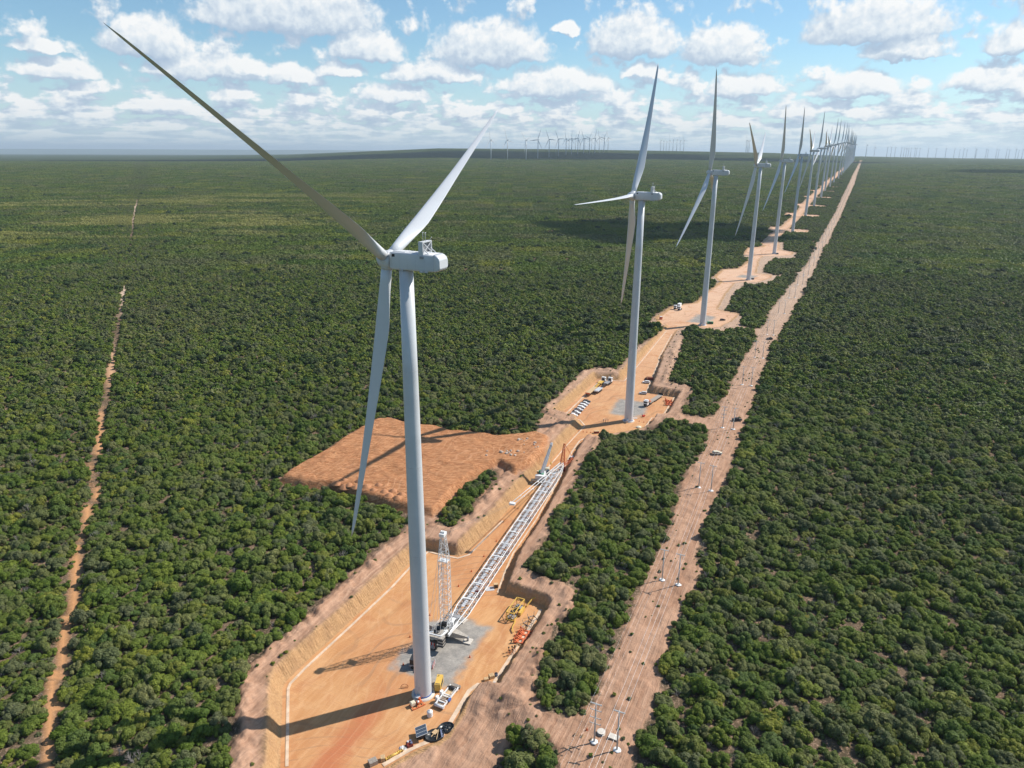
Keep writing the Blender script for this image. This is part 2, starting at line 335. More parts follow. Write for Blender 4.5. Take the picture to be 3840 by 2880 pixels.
AZT, AZH = zip(*[(-1., 50), (-.72, 40), (-.45, 52), (-.3, 78), (-.2, 130), (-.1, 168), (.05, 166), (.2, 156), (.35, 140), (.45, 104), (.6, 84), (1., 76)])
def smoothstep(v, a, b):
    t = np.clip((v-a)/(b-a), 0, 1); return t*t*(3-2*t)
def z_pad(x, y):
    """level of the graded road and crane pads"""
    z = np.interp(y, ZKY, ZKZ)
    s = smoothstep(y, 3000, 8500)*(1-smoothstep(y, 11500, 18000))
    z = z*(1-s)+np.interp(x/np.maximum(y, 1), AZT, AZH)*s
    return z-(x*x+y*y)/(2*7.4e6)
def vnoise(x, y, seed=0):
    """cheap value noise"""
    xi = np.floor(x).astype(np.int64); yi = np.floor(y).astype(np.int64); fx = x-xi; fy = y-yi
    fx = fx*fx*(3-2*fx); fy = fy*fy*(3-2*fy)
    def h(a, b):
        n = (a*374761393+b*668265263+seed*144664) & 0x7fffffff
        n = ((n ^ (n >> 13))*1274126177) & 0x7fffffff
        return ((n ^ (n >> 16)) & 0xffff)/65535.
    return (h(xi, yi)*(1-fx)+h(xi+1, yi)*fx)*(1-fy)+(h(xi, yi+1)*(1-fx)+h(xi+1, yi+1)*fx)*fy
def fbm(x, y, sc, o=3, seed=0):
    r = 0; a = 1; t = 0
    for k in range(o):
        r = r+a*vnoise(x*sc+17*k, y*sc-9*k, seed+k); t += a; a *= .5; sc *= 2.1
    return r/t
def sdf(poly, x, y, margin=40.):
    """signed distance to a polygon, negative inside; big where farther than margin from its box"""
    P_ = np.array(poly, float); out = np.full(x.shape, 1e3)
    m = (x > P_[:, 0].min()-margin) & (x < P_[:, 0].max()+margin) & (y > P_[:, 1].min()-margin) & (y < P_[:, 1].max()+margin)
    if not m.any(): return out
    px, py = x[m], y[m]; d = np.full(px.shape, 1e12); ins = np.zeros(px.shape, bool)
    for i in range(len(P_)):
        ax_, ay_ = P_[i]; bx_, by_ = P_[(i+1) % len(P_)]; ex, ey = bx_-ax_, by_-ay_
        wx, wy = px-ax_, py-ay_; L2 = ex*ex+ey*ey
        if L2 < 1e-6: continue
        t = np.clip((wx*ex+wy*ey)/L2, 0, 1); dx_, dy_ = wx-t*ex, wy-t*ey
        d = np.minimum(d, dx_*dx_+dy_*dy_)
        c = (ay_ <= py) != (by_ <= py)
        if c.any():
            with np.errstate(divide='ignore', invalid='ignore'):
                xi = ax_+(py-ay_)*ex/(ey if ey else 1e-9)
            ins ^= c & (px < xi)
    d = np.sqrt(d); out[m] = np.where(ins, -d, d); return out
def polyline_d(pts, x, y, margin=30.):
    out = np.full(x.shape, 1e3)
    for i in range(len(pts)-1):
        ax_, ay_ = pts[i]; bx_, by_ = pts[i+1]
        m = (x > min(ax_, bx_)-margin) & (x < max(ax_, bx_)+margin) & (y > min(ay_, by_)-margin) & (y < max(ay_, by_)+margin)
        if not m.any(): continue
        ex, ey = bx_-ax_, by_-ay_; wx, wy = x[m]-ax_, y[m]-ay_
        t = np.clip((wx*ex+wy*ey)/(ex*ex+ey*ey+1e-9), 0, 1)
        out[m] = np.minimum(out[m], np.hypot(wx-t*ex, wy-t*ey))
    return out
TU = [0, 225.7, 451.3, 683.8, 902.8, 1144, 1384, 1593, 1827, 2055, 2262, 2490, 2738, 3000, 3250]
TW = [0, -6.7, -9.8, -4.3, .1, 3.7, 7, 10, 12.5, 11.3, 15.6, 18.3, 24.3, 27, 29]
for k in range(13): TU.append(TU[-1]+235); TW.append(29+k*.5)
def rect(u, w, u0, u1, w0, w1):
    du = np.maximum(u0-u, u-u1); dw = np.maximum(w0-w, w-w1)
    return np.where((du < 0) & (dw < 0), np.maximum(du, dw), np.hypot(np.maximum(du, 0), np.maximum(dw, 0)))
COR_U = [700, 770, 1470, 2500, 4200, 6500]; COR_L = [40, 44, 56, 63, 70, 78]; COR_R = [55, 58, 70, 82, 88, 94]
def floor_side(x, y, fl):
    """how much a point lies to the left (gently graded) side of the pads"""
    e = .6; gx = sdf(FLOOR, x+e, y)-fl; gy = sdf(FLOOR, x, y+e)-fl
    ok = (np.abs(fl) < 60); return np.where(ok, -(gx*RW[0]+gy*RW[1])/e, 0.)
def regions(x, y):
    """signed distances: floor (pads, road), bare ground, raised clearing, gravel, dirt track"""
    fl = sdf(FLOOR, x, y); ba = np.minimum(sdf(BARE, x, y), 1e3)
    for q in ISL: ba = np.maximum(ba, -sdf(q, x, y))
    ba = np.minimum(ba, fl-1.5)
    u, w = rowf(x, y)
    far = (y > 1060) & (w > -90) & (w < 140) & (u < 6600)
    if far.any():
        uf, wf = u[far], w[far]; wc = np.interp(uf, TU, TW)
        f = np.abs(wf-(wc-18-3*np.sin(uf*.008)))-5.5
        for k in range(5, 28):
            f = np.minimum(f, rect(uf, wf-TW[k], TU[k]-6, TU[k]+48, -36, -14))
            f = np.minimum(f, rect(uf, wf-TW[k], TU[k]-5, TU[k]+32, -16, 20))
        lo, hi = np.interp(uf, COR_U, COR_L), np.interp(uf, COR_U, COR_R)
        c = np.maximum(lo-wf, wf-hi)
        fl[far] = np.minimum(fl[far], f); ba[far] = np.minimum(ba[far], np.minimum(f-4, c))
    cl = sdf(CLEAR, x, y); gr = np.full(x.shape, 1e3)
    for q in GRAV: gr = np.minimum(gr, sdf(q, x, y))
    tr = polyline_d(TRACK, x, y)-np.interp(y, [900, 1150, 1650, 2000], [1.3, 1.9, 1.9, 1.1])
    return fl, ba, cl, gr, tr
def heights(x, y, reg=None):
    fl, ba, cl, gr, tr = reg if reg is not None else regions(x, y)
    zp_ = z_pad(x, y)
    # depth of the cutting: deep round the two nearest pads, shallow farther on and where the site lies at grade
    c = np.interp(y, [100, 440, 560, 600], [4.3, 4.3, 1.0, .35])
    def near(px, py, r): return 1-smoothstep(np.hypot(x-px, y-py), r*.5, r)
    c = c*(1-.9*near(-16, 140, 26))*(1-.75*near(60, 348, 24))*(1-.55*near(-45, 128, 14))
    c = np.where(fl > 200, np.interp(y, [100, 440, 560, 600], [3.0, 3.0, .8, .3]), c)
    f = np.maximum(fl-.4, 0)
    rough = fbm(x, y, .35, 3, 5)-.5; broad = fbm(x, y, .012, 3, 9)-.5
    nat = c+broad*1.2*smoothstep(fl, 5, 60)
    # spoil bank along the top of the cut
    bank = np.exp(-((fl-c*1.05-4.2)/2.0)**2)*(.9+2.6*rough)*np.clip(c/3., 0, 1)*(ba < 1)
    trench = -np.exp(-((fl-c*1.05-7.6)/.5)**2)*.7*np.clip(c/3., 0, 1)*(ba < 0)
    left = smoothstep(floor_side(x, y, fl), .35, .8)
    slope = np.where(f < 60, f*(left*1.6+(1-left)*3.0)*(1+.6*rough), 1e3)
    z = np.minimum(slope, nat+bank+trench)
    z = z+np.where((ba < 0) & (fl > .5), rough*1.0, 0)
    # raised clearing of spread spoil, steep on its near and left sides
    inside = np.clip(-cl/2.4, 0, 1)
    top = c+3.2-1.3*smoothstep(y, 300, 352)+.9*(fbm(x, y, .22, 3, 3)-.5)
    z = np.where(cl < 0, z+(np.maximum(top, z)-z)*inside*(1+.15*rough), z)
    # hollow where the ramp meets the road
    z = z+np.where(fl < -1, 0.05*(fbm(x, y, .2, 2, 7)-.5), 0)
    z = z+np.where(tr < 1.5, -.15, 0)
    return zp_+z
def hz(x, y):
    return float(heights(np.array([float(x)]), np.array([float(y)]))[0])

# grid: rows widen with distance, columns fan out and are finest along the turbine road
yr = [88.]
while yr[-1] < 70000:
    y_ = yr[-1]; yr.append(y_+(max(.5, .0029*y_) if y_ < 1100 else .012*y_))
yr = np.array(yr)
sc_ = np.concatenate([np.arange(-1.3, -.42, .011), np.arange(-.42, .60, .0021), np.arange(.60, 1.31, .011)])
X = sc_[None, :]*(yr[:, None]+60); Y = np.broadcast_to(yr[:, None], X.shape).copy()
nr, nc = X.shape
xf, yf = X.ravel(), Y.ravel()
reg = regions(xf, yf)
zf = heights(xf, yf, reg)
def grid_mesh(name, xf, yf, zf, nr, nc):
    me = bpy.data.meshes.new(name)
    me.vertices.add(nr*nc); co = np.stack([xf, yf, zf], 1).astype(np.float32).ravel(); me.vertices.foreach_set('co', co)
    i = (np.arange(nr-1)[:, None]*nc+np.arange(nc-1)[None, :]).ravel()
    q = np.stack([i, i+1, i+nc+1, i+nc], 1)
    me.loops.add(q.size); me.polygons.add(len(q))
    me.loops.foreach_set('vertex_index', q.ravel().astype(np.int32))
    me.polygons.foreach_set('loop_start', (np.arange(len(q))*4).astype(np.int32))
    me.polygons.foreach_set('loop_total', np.full(len(q), 4, np.int32))
    me.polygons.foreach_set('use_smooth', np.ones(len(q), bool))
    me.update(calc_edges=True); return me
# a wide coarse sheet under and behind the fan, so that the land goes on in every direction
gx_, gy_ = np.meshgrid(np.linspace(-12000, 12000, 97), np.linspace(-12000, 12000, 97))
ex_, ey_ = gx_.ravel(), gy_.ravel(); ez_ = z_pad(ex_, ey_)-3.5
nfan = nr*nc
def two_grids(name):
    me = bpy.data.meshes.new(name); n2 = 97
    xs, ys, zs = np.concatenate([xf, ex_]), np.concatenate([yf, ey_]), np.concatenate([zf, ez_])
    me.vertices.add(len(xs)); me.vertices.foreach_set('co', np.stack([xs, ys, zs], 1).astype(np.float32).ravel())
    i = (np.arange(nr-1)[:, None]*nc+np.arange(nc-1)[None, :]).ravel(); q1 = np.stack([i, i+1, i+nc+1, i+nc], 1)
    i = (np.arange(n2-1)[:, None]*n2+np.arange(n2-1)[None, :]).ravel()+nfan; q2 = np.stack([i, i+1, i+n2+1, i+n2], 1)
    q = np.concatenate([q1, q2]); me.loops.add(q.size); me.polygons.add(len(q))
    me.loops.foreach_set('vertex_index', q.ravel().astype(np.int32)); me.polygons.foreach_set('loop_start', (np.arange(len(q))*4).astype(np.int32))
    me.polygons.foreach_set('loop_total', np.full(len(q), 4, np.int32)); me.polygons.foreach_set('use_smooth', np.ones(len(q), bool)); me.update(calc_edges=True)
    return me
me = two_grids('ground')
fl, ba, cl, gr, tr = reg
jit = (fbm(xf, yf, .45, 3, 21)-.5)
def band(d, w): return 1-smoothstep(d, -w, w)
wdt = np.clip(yf*.002, .25, 3)
m1 = np.zeros((nr*nc, 4), np.float32); m2 = np.zeros((nr*nc, 4), np.float32); m3 = np.zeros((len(ex_), 4), np.float32); m3[:, 3] = 1
m1[:, 0] = band(fl+jit*.4, wdt*.7); m1[:, 1] = band(gr+jit*3.2, wdt+1.3); m1[:, 2] = band(cl+jit*1.5, wdt+.4); m1[:, 3] = 1
m2[:, 0] = band(ba+jit*3, wdt+.4); m2[:, 1] = band(tr+jit*1.6, wdt); lf_ = smoothstep(floor_side(xf, yf, fl), .3, .8); m2[:, 2] = 1-smoothstep(fl+jit*1.6, lf_*1.3+1.2, lf_*3.0+2.0); m2[:, 3] = 1
for nm, dat in (('mask_a', m1), ('mask_b', m2)):
    at = me.color_attributes.new(nm, 'FLOAT_COLOR', 'POINT'); at.data.foreach_set('color', np.concatenate([dat, m3]).ravel())

m = bpy.data.materials.new('ground_soil'); m.use_nodes = True; t = NT(m.node_tree); b = t.n['Principled BSDF']
geo = t.new('ShaderNodeNewGeometry'); pos = geo.outputs['Position']
def attr(n):
    a = t.new('ShaderNodeAttribute'); a.attribute_name = n; s_ = t.new('ShaderNodeSeparateColor'); t.l.new(a.outputs['Color'], s_.inputs[0]); return s_.outputs
A1, A2 = attr('mask_a'), attr('mask_b')
mp = t.new('ShaderNodeMapping'); mp.inputs['Rotation'].default_value = (0, 0, ROWA); t.l.new(pos, mp.inputs['Vector'])
def strc(sx_, sy_):
    v = t.vmath('MULTIPLY', mp.outputs[0], (sx_, sy_, .3)).outputs[0]; return v
nbig = t.noise(pos, .03, 4, .6); nmid = t.noise(pos, .22, 5, .6); nfin = t.noise(pos, 1.6, 5, .7)
streak = t.noise(strc(.34, .06), 1., 5, .7, 1.2)
# forest floor
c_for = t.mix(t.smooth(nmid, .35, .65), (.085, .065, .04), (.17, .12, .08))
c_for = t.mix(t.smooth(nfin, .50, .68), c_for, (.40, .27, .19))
# cleared, trampled red-pink soil
c_bare = t.mix(t.smooth(streak, .35, .65), (.36, .205, .13), (.49, .30, .20))
rut = t.noise(strc(2.4, .03), 1., 4, .6, .4)
c_bare = t.mix(t.math('MULTIPLY', t.smooth(rut, .54, .68), .38), c_bare, (.27, .155, .10))
c_bare = t.mix(t.math('MULTIPLY', t.smooth(rut, .46, .34), .3), c_bare, (.60, .40, .28))
c_bare = t.mix(t.math('MULTIPLY', t.smooth(nfin, .56, .72), .55), c_bare, (.22, .13, .085))
c_bare = t.mix(t.math('MULTIPLY', t.smooth(nbig, .45, .65), .4), c_bare, (.50, .30, .20))
# graded pad
c_pad = t.mix(t.smooth(streak, .25, .75), (.50, .245, .105), (.62, .345, .165))
c_pad = t.mix(t.math('MULTIPLY', t.smooth(nbig, .40, .66), .65), c_pad, (.50, .225, .105))
c_pad = t.mix(t.math('MULTIPLY', t.smooth(nmid, .5, .75), .25), c_pad, (.72, .46, .25))
# red stain left of the first tower base
sxyz = t.new('ShaderNodeSeparateXYZ'); t.l.new(pos, sxyz.inputs[0])
yfar = t.smooth(sxyz.outputs[1], 260, 760)  # distance ramp: fading by haze painted into the pad, soil and track colours
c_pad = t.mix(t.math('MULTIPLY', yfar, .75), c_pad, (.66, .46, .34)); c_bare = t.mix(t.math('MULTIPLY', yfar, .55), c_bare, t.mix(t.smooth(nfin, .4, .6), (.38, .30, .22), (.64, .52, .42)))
lx = t.math('ADD', t.math('SUBTRACT', sxyz.outputs[0], t.math('MULTIPLY', sxyz.outputs[1], .42)), 103.5)
lx = t.math('ADD', lx, t.math('MULTIPLY', t.math('SUBTRACT', nmid, .5), 6.))
st = t.math('MULTIPLY', t.math('SUBTRACT', 1., t.smooth(t.math('ABSOLUTE', lx), .8, 6.5)), t.math('SUBTRACT', 1., t.smooth(sxyz.outputs[1], 150, 172)))
c_pad = t.mix(t.math('MULTIPLY', st, .8), c_pad, (.47, .155, .075))
c_pad = t.mix(t.math('MULTIPLY', t.smooth(t.noise(pos, .09, 5, .65, .8), .52, .66), .55), c_pad, (.46, .20, .09))
# spoil clearing
sp2 = t.noise(t.vmath('MULTIPLY', pos, (.14, .38, .3)).outputs[0], 1., 6, .68, 2.2)
c_cl = t.mix(t.smooth(sp2, .35, .65), (.36, .155, .07), (.56, .28, .14))
c_cl = t.mix(t.math('MULTIPLY', t.smooth(nmid, .45, .7), .5), c_cl, (.44, .20, .10))
# arcs left by tyres and blades
def arcs(scale, dist, rot):
    w_ = t.new('ShaderNodeTexWave'); w_.wave_type = 'BANDS'; w_.bands_direction = 'X'; mm_ = t.new('ShaderNodeMapping'); mm_.inputs['Rotation'].default_value = (0, 0, rot); t.l.new(pos, mm_.inputs['Vector']); t.l.new(mm_.outputs[0], w_.inputs['Vector'])
    w_.inputs['Scale'].default_value = scale; w_.inputs['Distortion'].default_value = dist*1.8; w_.inputs['Detail'].default_value = 1.6; w_.inputs['Detail Scale'].default_value = .35; w_.inputs['Detail Roughness'].default_value = .6
    return w_.outputs[1]
ar1 = arcs(.10, 16., .4); ar2 = arcs(.16, 22., 1.5); ar3 = arcs(.05, 26., 1.1)
c_cl = t.mix(t.math('MULTIPLY', t.math('MULTIPLY', t.smooth(ar2, .6, .95), t.smooth(nmid, .4, .6)), .4), c_cl, (.27, .115, .055)); c_cl = t.mix(t.math('MULTIPLY', t.math('MULTIPLY', t.smooth(ar1, .8, .97), t.smooth(nbig, .45, .6)), .35), c_cl, (.62, .34, .19))
trk = t.math('MULTIPLY', t.smooth(ar3, .90, .985), t.smooth(nbig, .42, .58))
c_pad = t.mix(t.math('MULTIPLY', trk, .5), c_pad, (.33, .19, .11)); c_pad = t.mix(t.math('MULTIPLY', t.smooth(ar1, .86, .97), .10), c_pad, (.74, .48, .28))
# gravel
c_gr = t.mix(t.smooth(t.noise(pos, .35, 5, .7), .35, .68), (.24, .225, .205), (.40, .365, .32))
c_gr = t.mix(t.smooth(nfin, .45, .62), c_gr, (.31, .285, .26))
# cut slopes: raked vertical grooves
c_sl = t.mix(t.smooth(nfin, .3, .7), (.40, .235, .115), (.52, .32, .165))
c_sl = t.mix(t.math('MULTIPLY', t.smooth(nmid, .45, .7), .6), c_sl, (.34, .20, .11))
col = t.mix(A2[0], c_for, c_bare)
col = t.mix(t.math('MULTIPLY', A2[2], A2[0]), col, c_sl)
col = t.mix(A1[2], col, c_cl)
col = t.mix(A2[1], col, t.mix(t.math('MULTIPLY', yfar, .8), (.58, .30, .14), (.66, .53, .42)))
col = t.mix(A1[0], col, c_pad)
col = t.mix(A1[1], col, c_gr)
# far country, where single bushes are no longer modelled: foliage over soil
vd = t.new('ShaderNodeVectorMath'); vd.operation = 'LENGTH'; t.l.new(pos, vd.inputs[0])
farw = t.smooth(vd.outputs['Value'], 2400, 3300)
farw = t.math('MAXIMUM', farw, t.math('MAXIMUM', t.smooth(sxyz.outputs[1], 90, 60), t.smooth(t.math('SUBTRACT', t.math('ABSOLUTE', sxyz.outputs[0]), t.math('MULTIPLY', sxyz.outputs[1], .9)), 60, 120)))
nf1 = t.noise(pos, .02, 6, .75); nf2 = t.noise(pos, .0011, 4, .6)
c_far = t.mix(t.smooth(nf1, .35, .65), (.026, .040, .014), (.070, .092, .032))
c_far = t.mix(t.math('MULTIPLY', t.smooth(nf2, .48, .65), .5), c_far, (.06, .068, .028))
bare_any = t.math('MAXIMUM', t.math('MAXIMUM', A2[0], A1[0]), A2[1])
col = t.mix(t.math('MULTIPLY', farw, t.math('SUBTRACT', 1., bare_any)), col, c_far)
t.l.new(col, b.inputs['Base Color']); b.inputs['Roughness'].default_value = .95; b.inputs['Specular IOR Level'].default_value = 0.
hgt = t.math('ADD', t.math('MULTIPLY', nfin, .35), t.math('MULTIPLY', nmid, .8))
hgt = t.math('ADD', hgt, t.math('MULTIPLY', t.math('ADD', sp2, t.math('MULTIPLY', ar2, -.08)), t.math('MULTIPLY', A1[2], 1.5)))
rake = t.noise(strc(.25, 2.2), 1., 3, .6)
hgt = t.math('ADD', hgt, t.math('MULTIPLY', rake, t.math('MULTIPLY', A2[2], 1.2)))
hgt = t.math('ADD', hgt, t.math('MULTIPLY', rut, t.math('MULTIPLY', A2[0], .6)))
hgt = t.math('ADD', hgt, t.math('MULTIPLY', streak, t.math('MULTIPLY', A2[0], .7)))
bstr = t.math('SUBTRACT', 1., t.math('MULTIPLY', A1[0], .85))
bn = t.new('ShaderNodeBump'); bn.inputs['Distance'].default_value = .45; t.l.new(hgt, bn.inputs['Height']); t.l.new(bstr, bn.inputs['Strength'])
t.l.new(bn.outputs[0], b.inputs['Normal'])
me.materials.append(m)
ground = bpy.data.objects.new('ground', me); C.objects.link(ground); tag(ground, kind='structure')

# far blue hills beyond the left horizon
hx = np.linspace(-42000, 9000, 220); hy = np.linspace(26000, 38000, 24)
HX, HY = np.meshgrid(hx, hy); a_ = HX.ravel(); b_ = HY.ravel()
hzv = (190+70*fbm(a_, b_, .00012, 3, 31))*np.sin(np.clip((b_-26000)/12000, 0, 1)*math.pi)*smoothstep(-a_, -9000, 2000)+z_pad(a_, b_)-20+60*smoothstep(-a_, -3000, 12000)*0
me = grid_mesh('hills', a_, b_, hzv, len(hy), len(hx))
hm = mat('hill_scrub', (.07, .10, .05), .9, var=.3, scale=.0005); me.materials.append(hm)
tag(bpy.data.objects.new('hills', me), kind='structure'); C.objects.link(bpy.data.objects['hills'])

# ------------------------------------------------------------------ scrub
rng = np.random.default_rng(7)
def leaf_mat(name, cols, tip=None, seed=0.):
    m = bpy.data.materials.new(name); m.use_nodes = True; t = NT(m.node_tree); b = t.n['Principled BSDF']
    oi = t.new('ShaderNodeObjectInfo'); n = len(cols)
    base = t.ramp(oi.outputs['Random'], [(i/max(1, n-1)*.999, c) for i, c in enumerate(cols)])
    geo = t.new('ShaderNodeNewGeometry'); tcn = t.new('ShaderNodeTexCoord')
    broad = t.noise(geo.outputs['Position'], .012, 4, .6)
    base = t.mix(t.math('MULTIPLY', t.smooth(broad, .42, .68), .25), base, tuple(c*1.35 for c in cols[1]))
    drift = t.noise(geo.outputs['Position'], .0042, 5, .65); base = t.mix(t.math('MULTIPLY', t.smooth(drift, .50, .64), .38), base, (.19, .175, .105))
    # a belt of pale yellowish bushes beside the far part of the dirt track
    sg = t.new('ShaderNodeSeparateXYZ'); t.l.new(geo.outputs['Position'], sg.inputs[0])
    bx = t.math('MULTIPLY', t.smooth(t.math('ABSOLUTE', t.math('ADD', sg.outputs[0], 820)), 950, 350), t.smooth(t.math('ABSOLUTE', t.math('SUBTRACT', sg.outputs[1], 1420)), 560, 200))
    bz = t.noise(t.vmath('MULTIPLY', geo.outputs['Position'], (.0022, .0075, 0)).outputs[0], 1., 5, .7, .6)
    base = t.mix(t.math('MULTIPLY', t.math('MULTIPLY', bx, t.smooth(bz, .50, .60)), .9), base, (.36, .34, .12))
    fine = t.noise(tcn.outputs['Object'], 3.2, 3, .7)
    base = t.mix(t.smooth(fine, .3, .72), t.mix(1., base, (.62, .66, .6), 'MULTIPLY'), t.mix(1., base, (1.35, 1.28, 1.2), 'MULTIPLY'))
    if tip:
        sx_ = t.new('ShaderNodeSeparateXYZ'); t.l.new(tcn.outputs['Object'], sx_.inputs[0])
        f = t.math('MULTIPLY', t.smooth(sx_.outputs[2], .75, 1.15), t.smooth(t.noise(tcn.outputs['Object'], 2.2, 3, .6), .42, .55))
        base = t.mix(f, base, tip)
    t.l.new(base, b.inputs['Base Color']); b.inputs['Roughness'].default_value = .62; b.inputs['Specular IOR Level'].default_value = .2
    tr_ = t.new('ShaderNodeBsdfTranslucent'); t.l.new(t.mix(1., base, (1.1, 1.25, .7), 'MULTIPLY'), tr_.inputs[0])
    mx = t.new('ShaderNodeMixShader'); mx.inputs[0].default_value = .28
    t.l.new(b.outputs[0], mx.inputs[1]); t.l.new(tr_.outputs[0], mx.inputs[2])
    t.l.new(mx.outputs[0], t.n['Material Output'].inputs[0]); return m
G0 = [(.090, .148, .024), (.150, .200, .034), (.080, .134, .040), (.195, .232, .036), (.108, .168, .024), (.210, .215, .090), (.120, .150, .052), (.250, .262, .042)]
LM = leaf_mat('scrub_leaves', G0)
LY = leaf_mat('flowering_leaves', G0[1:4], (.50, .33, .02))
LG = leaf_mat('grey_leaves', [(.13, .155, .062), (.15, .165, .085), (.12, .15, .06)])
BRK = mat('bark', (.17, .13, .10), .9, var=.3, scale=3.)
TWG = mat('dry_twigs', (.34, .30, .27), .9, var=.25, scale=3.)
def mesh_np(name, v, q, m):
    me = bpy.data.meshes.new(name); me.vertices.add(len(v)); me.vertices.foreach_set('co', v.astype(np.float32).ravel())
    me.loops.add(q.size); me.polygons.add(len(q)); k = q.shape[1]
    me.loops.foreach_set('vertex_index', q.astype(np.int32).ravel())
    me.polygons.foreach_set('loop_start', (np.arange(len(q))*k).astype(np.int32)); me.polygons.foreach_set('loop_total', np.full(len(q), k, np.int32))
    me.update(calc_edges=True); me.materials.append(m); return me
def leaf_cloud(rg, nleaf, size, nl=13, flat=.72, keep_low=.15, R_=1., up=.42):
    """leaf-sized faces spread over overlapping lobes, unit radius, standing on z=0"""
    L = []
    for i in range(nl):
        a = rg.uniform(0, 2*math.pi); r = math.sqrt(rg.uniform(0, 1))*.76; zc = (.40+.50*(1-(r/.76)**2)*rg.uniform(.2, 1.25))*flat*1.35
        L.append((r*math.cos(a), r*math.sin(a), zc, rg.uniform(.20, .42)))
    L.append((rg.uniform(-.2, .2), rg.uniform(-.2, .2), .45*flat*1.35, .42)); L = np.array(L)
    n = nleaf*3; k = rg.integers(0, len(L), n); d = rg.normal(size=(n, 3)); d[:, 2] = d[:, 2]+.35; d /= np.linalg.norm(d, axis=1)[:, None]
    p = L[k, :3]+d*L[k, 3:4]*rg.uniform(.78, 1.06, n)[:, None]*np.array([1, 1, .86])
    ok = np.ones(n, bool)
    for l in L:
        ok &= ~(np.linalg.norm((p-l[:3])/np.array([1, 1, .86]), axis=1) < l[3]*.76)
    ok &= p[:, 2] > keep_low*rg.uniform(0, 1, n)
    p, d = p[ok][:nleaf], d[ok][:nleaf]; n = len(p)
    nn = d*.9+rg.normal(size=(n, 3))*.32+np.array([0, 0, up]); nn /= np.linalg.norm(nn, axis=1)[:, None]
    a_ = np.cross(nn, rg.normal(size=(n, 3))); a_ /= np.linalg.norm(a_, axis=1)[:, None]; b_ = np.cross(nn, a_)
    s_ = (size*rg.uniform(.6, 1.35, n))[:, None]
    v = np.stack([p-a_*s_-b_*s_*.62, p+a_*s_-b_*s_*.62, p+a_*s_+b_*s_*.62, p-a_*s_+b_*s_*.62], 1).reshape(-1, 3)*R_
    return v, np.arange(n*4).reshape(n, 4)
crowns = []
for i in range(12):
    mt = LY if i == 9 else LG if i in (7, 10) else LM
    v, q = leaf_cloud(rng, 3000 if i != 10 else 1300, .052 if i % 3 else .044, nl=9+i % 5*2, flat=.62+.06*(i % 4))
    crowns.append(mesh_np('crown', v, q, mt))
lowc = []
for i in range(6):
    v, q = leaf_cloud(rng, 330, .15, nl=8, flat=.66+.05*(i % 3)); lowc.append(mesh_np('crown', v, q, LG if i == 5 else LM))
# bare, grey dead shrub
def twig_mesh(seed):
    rg = random.Random(seed); mb = MB()
    def br(p, d, L, r, k):
        e = p+d*L; mb.cyl(p, e, r, r*.55, n=4, cap=False)
        if k:
            for _ in range(3):
                dd = (d+Vector((rg.uniform(-.8, .8), rg.uniform(-.8, .8), rg.uniform(-.2, .6)))).normalized(); br(e, dd, L*rg.uniform(.55, .8), r*.55, k-1)
    for _ in range(4): br(Vector((0, 0, 0)), Vector((rg.uniform(-.6, .6), rg.uniform(-.6, .6), 1)).normalized(), .42, .03, 3)
    me = bpy.data.meshes.new('twigs'); me.from_pydata(mb.v, [], mb.f); me.materials.append(TWG); return me
twigs = [twig_mesh(3), twig_mesh(8)]
# far patches of canopy
PS = 44.
def patch(seed, n, leaves, size):
    rg = np.random.default_rng(seed); V = []; Q = []; o = 0; vs = []
    for i in range(n):
        v, q = leaf_cloud(rg, leaves, size, nl=5, flat=.68); r = rg.uniform(2.0, 3.7)
        v = v*np.array([r, r, r*rg.uniform(.8, 1.15)])+np.array([rg.uniform(-PS/2, PS/2), rg.uniform(-PS/2, PS/2), -.2]); V.append(v); Q.append(q+o); o += len(v)
    return mesh_np('canopy_patch', np.concatenate(V), np.concatenate(Q), LM)
patches = [patch(50+i, 150, 46, .30) for i in range(5)]

# where bushes stand
def scatter(x0, x1, y0, y1, cell, amin, amax):
    nx, ny = int((x1-x0)/cell), int((y1-y0)/cell)
    gx, gy = np.meshgrid(np.arange(nx), np.arange(ny)); x = x0+(gx.ravel()+rng.uniform(-.1, 1.1, nx*ny))*cell; y = y0+(gy.ravel()+rng.uniform(-.1, 1.1, nx*ny))*cell
    return x, y
NEAR_Y = 820.
x, y = scatter(-800, 800, 92, NEAR_Y, 2.95, 0, 0)
ok = np.abs(x) < .86*(y+40)+12; x, y = x[ok], y[ok]
rr = (1.2+2.1*rng.uniform(0, 1, len(x))**1.35)*np.where(rng.uniform(size=len(x)) < .14, 1.3, 1)
def clear_of(x, y, rr):
    fl, ba, cl, gr, tr = regions(x, y)
    j = fbm(x, y, .12, 2, 77)
    return (ba > rr*.45+(j-.5)*2.5) & (fl > rr+.5) & (cl > rr*.3) & (tr > rr*np.interp(y, [400, 700, 760, 1000, 1150, 1650, 1700], [.55, .5, -.3, -.3, .25, .25, -.3])-.1) & (gr > 3)
ok = clear_of(x, y, rr); x, y, rr = x[ok], y[ok], rr[ok]
# small gaps of open ground
gap = fbm(x, y, .13, 2, 91); ok = gap < .80; x, y, rr = x[ok], y[ok], rr[ok]
z = heights(x, y)-.15
hh = rr*rng.uniform(.72, 1.35, len(x))
kind = rng.choice(12, len(x), p=[.12, .12, .12, .12, .11, .1, .1, .06, .08, .012, .038, .02])
zone = fbm(x, y, .02, 2, 12); kind = np.where((kind == 8) & (zone > .62), 10, kind)
